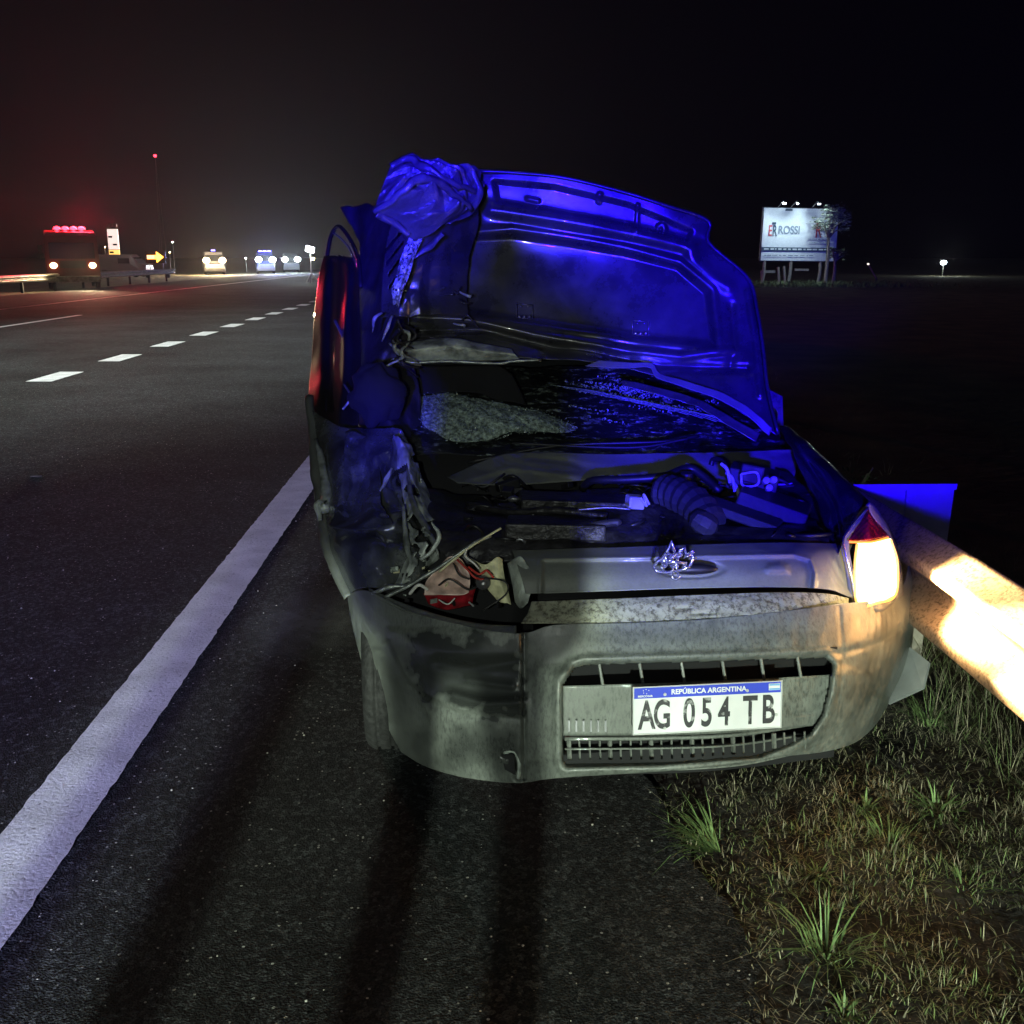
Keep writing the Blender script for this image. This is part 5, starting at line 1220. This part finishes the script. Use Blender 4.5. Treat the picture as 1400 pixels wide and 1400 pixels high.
M['bb_red'] = simple('billboard_red', (0.55, 0.09, 0.10), 0.6)
M['bb_grey'] = simple('billboard_print', (0.22, 0.27, 0.32), 0.6)
bquad('backboard', -.012, 1.012, -.015, 1.02, -0.06, M['boardframe'], th=0.1)
bd = bquad('face', 0, 1, 0, 1, 0, M['bb_white'])
bquad('stripe', 0.0, 1.0, .745, .815, .05, M['bb_dark'], bd)
bquad('lamp_shade', .28, .37, .01, .05, .07, M['bb_dark'], bd)
def btext(s, size, a, b_, mat, sx=1.0, off=0.02, name='lettering', d=.036):
    me = text_mesh(s, size, off, 0, 'CENTER', 1.0, sx); o = bpt(a, b_, d); X = (c1 - c0).normalized(); Zv = (c0 - c3).normalized()
    vs = [o + X * v.co.x + Zv * v.co.y for v in me.vertices]
    return mesh_obj(name, vs, [tuple(p_.vertices) for p_ in me.polygons], mat, bd, False)
btext('ROSSI', .62, .345, .42, M['bb_grey'], 0.9, .012)
btext('R', .85, .155, .44, M['bb_dark'], .6, .015)
btext('E', .85, .098, .44, M['bb_red'], .6, .008)
bquad('logo_mark', .12, .165, .27, .31, .06, M['bb_dark'], bd)
btext('R', 1.2, .74, .42, M['bb_red'], .6, .02)
rt = random.Random(6)
for row, (b_, mm, h, a0) in enumerate([(.78, 'bb_white', .028, .03), (.90, 'bb_grey', .014, .04), (.58, 'bb_grey', .012, .60), (.65, 'bb_grey', .010, .62)]):
    a = a0
    while a < (.95 if row != 1 else .7):
        w = rt.uniform(.02, .07); bquad('print_line', a, a + w, b_ - h / 2, b_ + h / 2, .07, M[mm], bd, .01); a += w + rt.uniform(.008, .03)
for a in (.05, .40, .80):
    q = bpt(a, 1.0, -.1); MB().tube([(q.x, q.y, q.z + 2.5), (q.x + .03, q.y, .6), (q.x - .08, q.y, -0.1)], .09, 8).build('post', M['wood'], BB)
MB().box((bpt(.12, 1).x, YB + .3, .75), (.75, .06, .14)).build('crossbar', M['wood'], BB)
MB().box((bpt(.52, 1).x, YB + .3, .85), (.8, .06, .12)).build('crossbar', M['wood'], BB)
for i, (a, s) in enumerate([(.17, 1), (.34, 1), (.62, 1)]):
    q = bpt(a, -.06, 1.5); qb = bpt(a, 0, 0)
    MB().tube([qb, Vector((q.x, q.y + .2, q.z + .15)), q], .02, 6).build('lamp_arm', M['galv'], BB)
    MB().box(q, (.18, .12, .06), Matrix.Rotation(.6, 3, 'X')).build('flood_lamp', M['galv'] if i else M['e_sign'], BB)
    light('billboard_lamp', 'SPOT', (q.x, q.y - .3, q.z + .1), 200, (.72, .93, 1.0), None, aim=tuple(bpt(a + .02, .75)), size=.08, spot=125, blend=.8)
# tree in front of the right end of the billboard
def tree(label, x, y, zc, r, nleaf, trunk=True, mat='leafm', seed=1, lm=None, squash=.8):
    t = root('tree', label, 'tree', (x, y, 0)); rn = random.Random(seed)
    b = MB()
    limbs = []
    for k in range(16):
        a = rn.uniform(0, 6.28); el = rn.uniform(-.4, 1.2); rr = r * rn.uniform(.5, 1.05)
        tip = Vector((x + rr * cos(a) * cos(el), y + .5 * rr * sin(a) * cos(el), zc + rr * squash * sin(el))); limbs.append(tip)
        mid = (Vector((x, y, zc - r * .6)) + tip) / 2 + Vector((rn.uniform(-.1, .1), 0, rn.uniform(0, .2)))
        b.tube([(x, y, zc - r * .8), mid, tip], [.045, .03, .008], 5)
    b.build('limbs', M['wood'], t)
    MB().tube([(x, y, -.1), (x + .05, y, zc * .5), (x, y, zc - r * .6)], [.11, .09, .06], 8).build('trunk', M['wood'], t)
    lf = MB()
    for k in range(nleaf):
        c = rn.choice(limbs); c = c + Vector((rn.gauss(0, r * .17), rn.gauss(0, r * .12), rn.gauss(0, r * .16)))
        s = rn.uniform(.06, .14); R = Matrix.Rotation(rn.uniform(0, 6.28), 3, 'Z') @ Matrix.Rotation(rn.uniform(-1.3, 1.3), 3, 'X')
        lf.add([c + R @ Vector(v) for v in ((-s, 0, 0), (0, -s * .4, 0.01), (s, 0, 0), (0, s * .4, 0.01))], [(0, 1, 2), (0, 2, 3)])
    lf.build('crown', lm or M['leaf'], t)
    return t
M['leaf'] = simple('tree_leaf', (0.10, 0.13, 0.06), 0.6, var=.5, vscale=4)
M['leafpale'] = simple('pale_tree_leaf', (0.22, 0.26, 0.2), 0.5, var=.5, vscale=4)
q = bpt(.80, .22, 1.2); tree('small tree whose lit branches cover the right end of the billboard', q.x, q.y, q.z - .2, 1.05, 1000, seed=3, lm=M['leafpale'])
q = bpt(.92, .9, 1.0); tree('low sapling at the lower right corner of the billboard', q.x, q.y, q.z + .1, .55, 160, seed=9)
# rough growth under the billboard
b = MB(); rn = random.Random(31)
for k in range(2600):
    x = bbx + rn.gauss(0, 3.4); y = YB - 1 + rn.gauss(0, 1.6)
    blade(b, x, y, -.05, rn.uniform(.15, .6), .03, rn.uniform(.1, .7), rn.uniform(0, 6.28), .5)
tag(b.build('tall_grass', M['grass_green']), 'rough tall grass round the feet of the billboard', 'grass', kind='stuff')
# people-high pale things under the board: small fence posts
for i, (u, v0, v1) in enumerate([(1041, 370, 381), (1064, 365, 382), (1072, 364, 384)]):
    a, c = at(u, v0, YB + .6), at(u + 1, v1, YB + .6)
    o = MB().tube([(c.x, c.y, -.05), (c.x, c.y, c.z), (a.x, a.y, a.z)], .07, 8).build('fence_post', M['wood'], None)
    tag(o, ['pale stub post at the left foot of the billboard', 'pale post in the gap under the billboard, left of its twin', 'thicker pale post under the billboard, right of its twin'][i], 'post')
# leaning lamp pole and shed with a bright lamp far right
a, c = at(1187, 361, 75), at(1201, 384, 75); t = root('leaning_pole', 'thin leaning pole with a faint lamp right of the billboard', 'pole', (c.x, 75, 0))
MB().tube([(c.x, 75, -.2), (a.x, 75, a.z)], .05, 6).build('pole', M['wood'], t); MB().ellip((a.x, 75, a.z), (.09, .09, .07), 8, 6).build('lamp', emis('faint_lamp', (1, .9, .8), 1.5), t, True)
p = at(1290, 359, 90); t = root('lamp_post', 'single bright white lamp on a post far out in the dark field on the right', 'lamp', (p.x, 90, 0))
MB().tube([(p.x, 90, -.1), (p.x, 90, p.z)], .04, 6).build('pole', M['galv'], t)
MB().ellip((p.x, 90.0, p.z), (.26, .12, .17), 12, 8).build('lamp', M['e_white'], t, True)
light('field_lamp', 'POINT', (p.x, 89.6, p.z + .2), 160, (.9, 1, .95), None, size=.1)

# ------------------------------------------------------------------ unseen objects behind the camera, some added for light and shade
fl = root('added_work_light', 'tripod work light added out of view behind the photographer', 'work light', (FLOOD['loc'][0], FLOOD['loc'][1], 0))  # tripod made up to carry the white light from behind
x, y, z = FLOOD['loc']
for a in range(3): MB().tube([(x, y - .15, z * .8), (x + .5 * cos(a * 2.1 + .3), y - .15 + .5 * sin(a * 2.1 + .3), 0)], .015, 6).build('leg', M['black'], fl)
MB().tube([(x, y - .15, .3), (x, y - .15, z)], .018, 8).build('mast', M['black'], fl)
MB().box((x, y - .14, z), (.34, .1, .24)).build('lamp_body', M['black'], fl, bevel=.01)
fl_l = light('flood_lamp', 'SPOT', FLOOD['loc'], FLOOD['energy'], FLOOD['color'], None, aim=(0.25, 4.0, -1.86), size=.07, spot=24, blend=.16)
pv = vehicle('patrol_car', 'patrol van with a blue light bar parked behind the camera', 'van', BEACON['loc'][0], -9.9, RAD(180), 4.4, 1.85, 1.75, 'white_paint_metal', 'e_sign', 'van', None)
MB().box((BEACON['loc'][0], BEACON['loc'][1] - .1, 1.80), (1.1, .2, .06)).build('light_bar', M['black'], pv)
light('blue_beacon', 'SPOT', BEACON['loc'], BEACON['energy'], BEACON['color'], None, aim=(0.2, 4, 9.58), size=.26, spot=70, blend=.06)
light('blue_spill', 'SPOT', (-1.25, -9.65, 1.86), 15000, (.5, .5, 1.0), None, aim=(-2.45, 3.8, 0), size=.10, spot=15, blend=.6)
light('van_headlight', 'SPOT', (-2.3, -9.9, .50), 4600, (.86, 1, .84), None, aim=(0.0, 2.6, -1.92), size=.28, spot=22, blend=.08)
tw = root('added_road_mast', 'tall floodlight mast added far behind the camera to light the road', 'floodlight', (-9, -50, 0))
MB().tube([(-9, -50, 0), (-9, -50, 33.8)], .2, 8).build('mast', M['galv'], tw)
MB().box((-9, -50.2, 34), (1.2, .2, .5)).build('lamp_body', M['galv'], tw)
light('road_fill_lamp', 'SPOT', (-9, -50, 34), 800000, (.86, .98, .90), None, aim=(-7.0, 18, 0), size=.2, spot=11.5, blend=1)  # unseen lamp added to brighten the road evenly
# photographer: one continuous skinned body, jacket, hair
def skinned(name, joints, edges, radii, mat, parent, rootv=0):
    me = bpy.data.meshes.new(name); off = np.array(origin_of(parent))
    me.from_pydata([tuple(np.array(j) - off) for j in joints], edges, [])
    o = bpy.data.objects.new(name, me); COL.objects.link(o); o.parent = parent; me.materials.append(mat)
    m = o.modifiers.new('skin', 'SKIN'); sv = me.skin_vertices[0].data
    for i, r in enumerate(radii): sv[i].radius = (r, r) if not hasattr(r, '__len__') else r
    sv[rootv].use_root = True; o.modifiers.new('sub', 'SUBSURF').levels = 2
    o.modifiers['sub'].render_levels = 2; m.use_smooth_shade = True
    return o
def person(px, py, k, label, raised=False, wide=1.0, lx=.33):
    ph = root('person', label, 'person', (px, py, 0)); Z = lambda z: z * k
    J = [(px, py, Z(.92)), (px, py, Z(1.1)), (px, py, Z(1.35)), (px, py + .01, Z(1.50)), (px, py + .03, Z(1.60)),
         (px - .09, py, Z(.88)), (px - .11, py + .02, Z(.48)), (px - .12, py - .01, .08), (px - .12, py + .14, .04),
         (px + .09, py, Z(.88)), (px + .12, py + .02, Z(.48)), (px + .14, py - .01, .08), (px + .15, py + .14, .04)]
    if raised: arm = [[(px + s * .17, py, Z(1.42)), (px + s * (lx if s < 0 else .30), py + .06, Z(1.40)), (px + s * .14, py + .28, Z(1.54)), (px + s * .09, py + .34, Z(1.57))] for s in (-1, 1)]
    else: arm = [[(px + s * .17, py, Z(1.42)), (px + s * .24, py - .02, Z(1.12)), (px + s * .22, py + .08, Z(.88)), (px + s * .21, py + .10, Z(.80))] for s in (-1, 1)]
    Ed = [(0, 1), (1, 2), (2, 3), (3, 4), (0, 5), (5, 6), (6, 7), (7, 8), (0, 9), (9, 10), (10, 11), (11, 12)]
    Rr = [(.15, .10), (.13, .09), (.16, .10), .055, .09, .085, .06, .045, .04, .085, .06, .045, .04]
    for a in arm:
        n = len(J); J += a; Ed += [(2, n), (n, n + 1), (n + 1, n + 2), (n + 2, n + 3)]; Rr += [.06, .045, .033, .03]
    skinned('body', J, Ed, Rr, M['cloth'], ph)
    MB().ellip((px, py + .03, Z(1.61)), (.078, .098, .115), 20, 14).build('head', M['skin'], ph, True)
    MB().ellip((px, py - .005, Z(1.635)), (.10, .11, .115), 20, 12, bump=.15).build('hair', M['hair'], ph, True)
    jj = [(px, py, Z(.68 if raised else .86)), (px, py, Z(1.1)), (px, py, Z(1.40))] + [q for a in arm for q in a[:3]] + [(px, py + .02, Z(1.52))]
    skinned('jacket', jj, [(0, 1), (1, 2), (2, 3), (3, 4), (4, 5), (2, 6), (6, 7), (7, 8), (2, 9)], [(.19 * wide, .12), (.19 * wide, .12), (.20 * wide, .14), .13 if raised else .10, .10, .06, .085, .07, .05, .13 if raised else .07], M['cloth'], ph)
    for si, s in enumerate((-1, 1)):
        h = Vector(arm[si][3]); d = Vector((-s * .5, .8, .3)) if raised else Vector((0, .1, -1)); d.normalize()
        for q in range(4):
            o_ = Vector((0, 0, .018 * q)) if raised else Vector((0, .018 * q - .02, 0)); L1 = (.075, .085, .08, .065)[q]
            skinned('finger', [h + o_, h + o_ + d * L1 * .5, h + o_ + d * L1 + Vector((-s * .012, .012, 0))], [(0, 1), (1, 2)], [.009, .0085, .007], M['skin'], ph)
        skinned('thumb', [h, h + Vector((-s * .03, .03, -.012)), h + Vector((-s * .05, .04, -.01))], [(0, 1), (1, 2)], [.011, .010, .008], M['skin'], ph)
    return ph
px, py = -0.25, -0.66
ph = person(px, py, 1.02, 'person in long dark coat, both arms raised, standing behind the camera', True, 1.45, .30)
person(-0.84, -1.6, .975, 'shorter person in dark clothes with arms hanging, added behind the camera to shade the left fender')  # unseen figure added to keep blue light off the fender
MB().box((px, py + .37, 1.575), (.15, .009, .074)).build('phone', M['black'], ph, bevel=.003)
light('front_fill', 'SPOT', (px + .06, py + .40, 1.59), 110, (.90, 1, .88), None, aim=(-.25, 3.1, .98), size=.01, spot=38, blend=1)  # frontal fill added near the camera to lift dark cavities
# ------------------------------------------------------------------ night haze
hz = MB().box((-60, 160, 9), (700, 340, 20.2)).build('haze', None)
hz.data.materials.clear()
m = bpy.data.materials.new('haze'); m.use_nodes = True; m.node_tree.nodes.clear()
pv_ = m.node_tree.nodes.new('ShaderNodeVolumePrincipled'); ou = m.node_tree.nodes.new('ShaderNodeOutputMaterial')
pv_.inputs['Density'].default_value = HAZE_DENSITY; pv_.inputs['Color'].default_value = (.9, .9, .92, 1); pv_.inputs['Anisotropy'].default_value = 0.6
m.node_tree.links.new(pv_.outputs[0], ou.inputs['Volume']); hz.data.materials.append(m); tag(hz, kind='stuff')
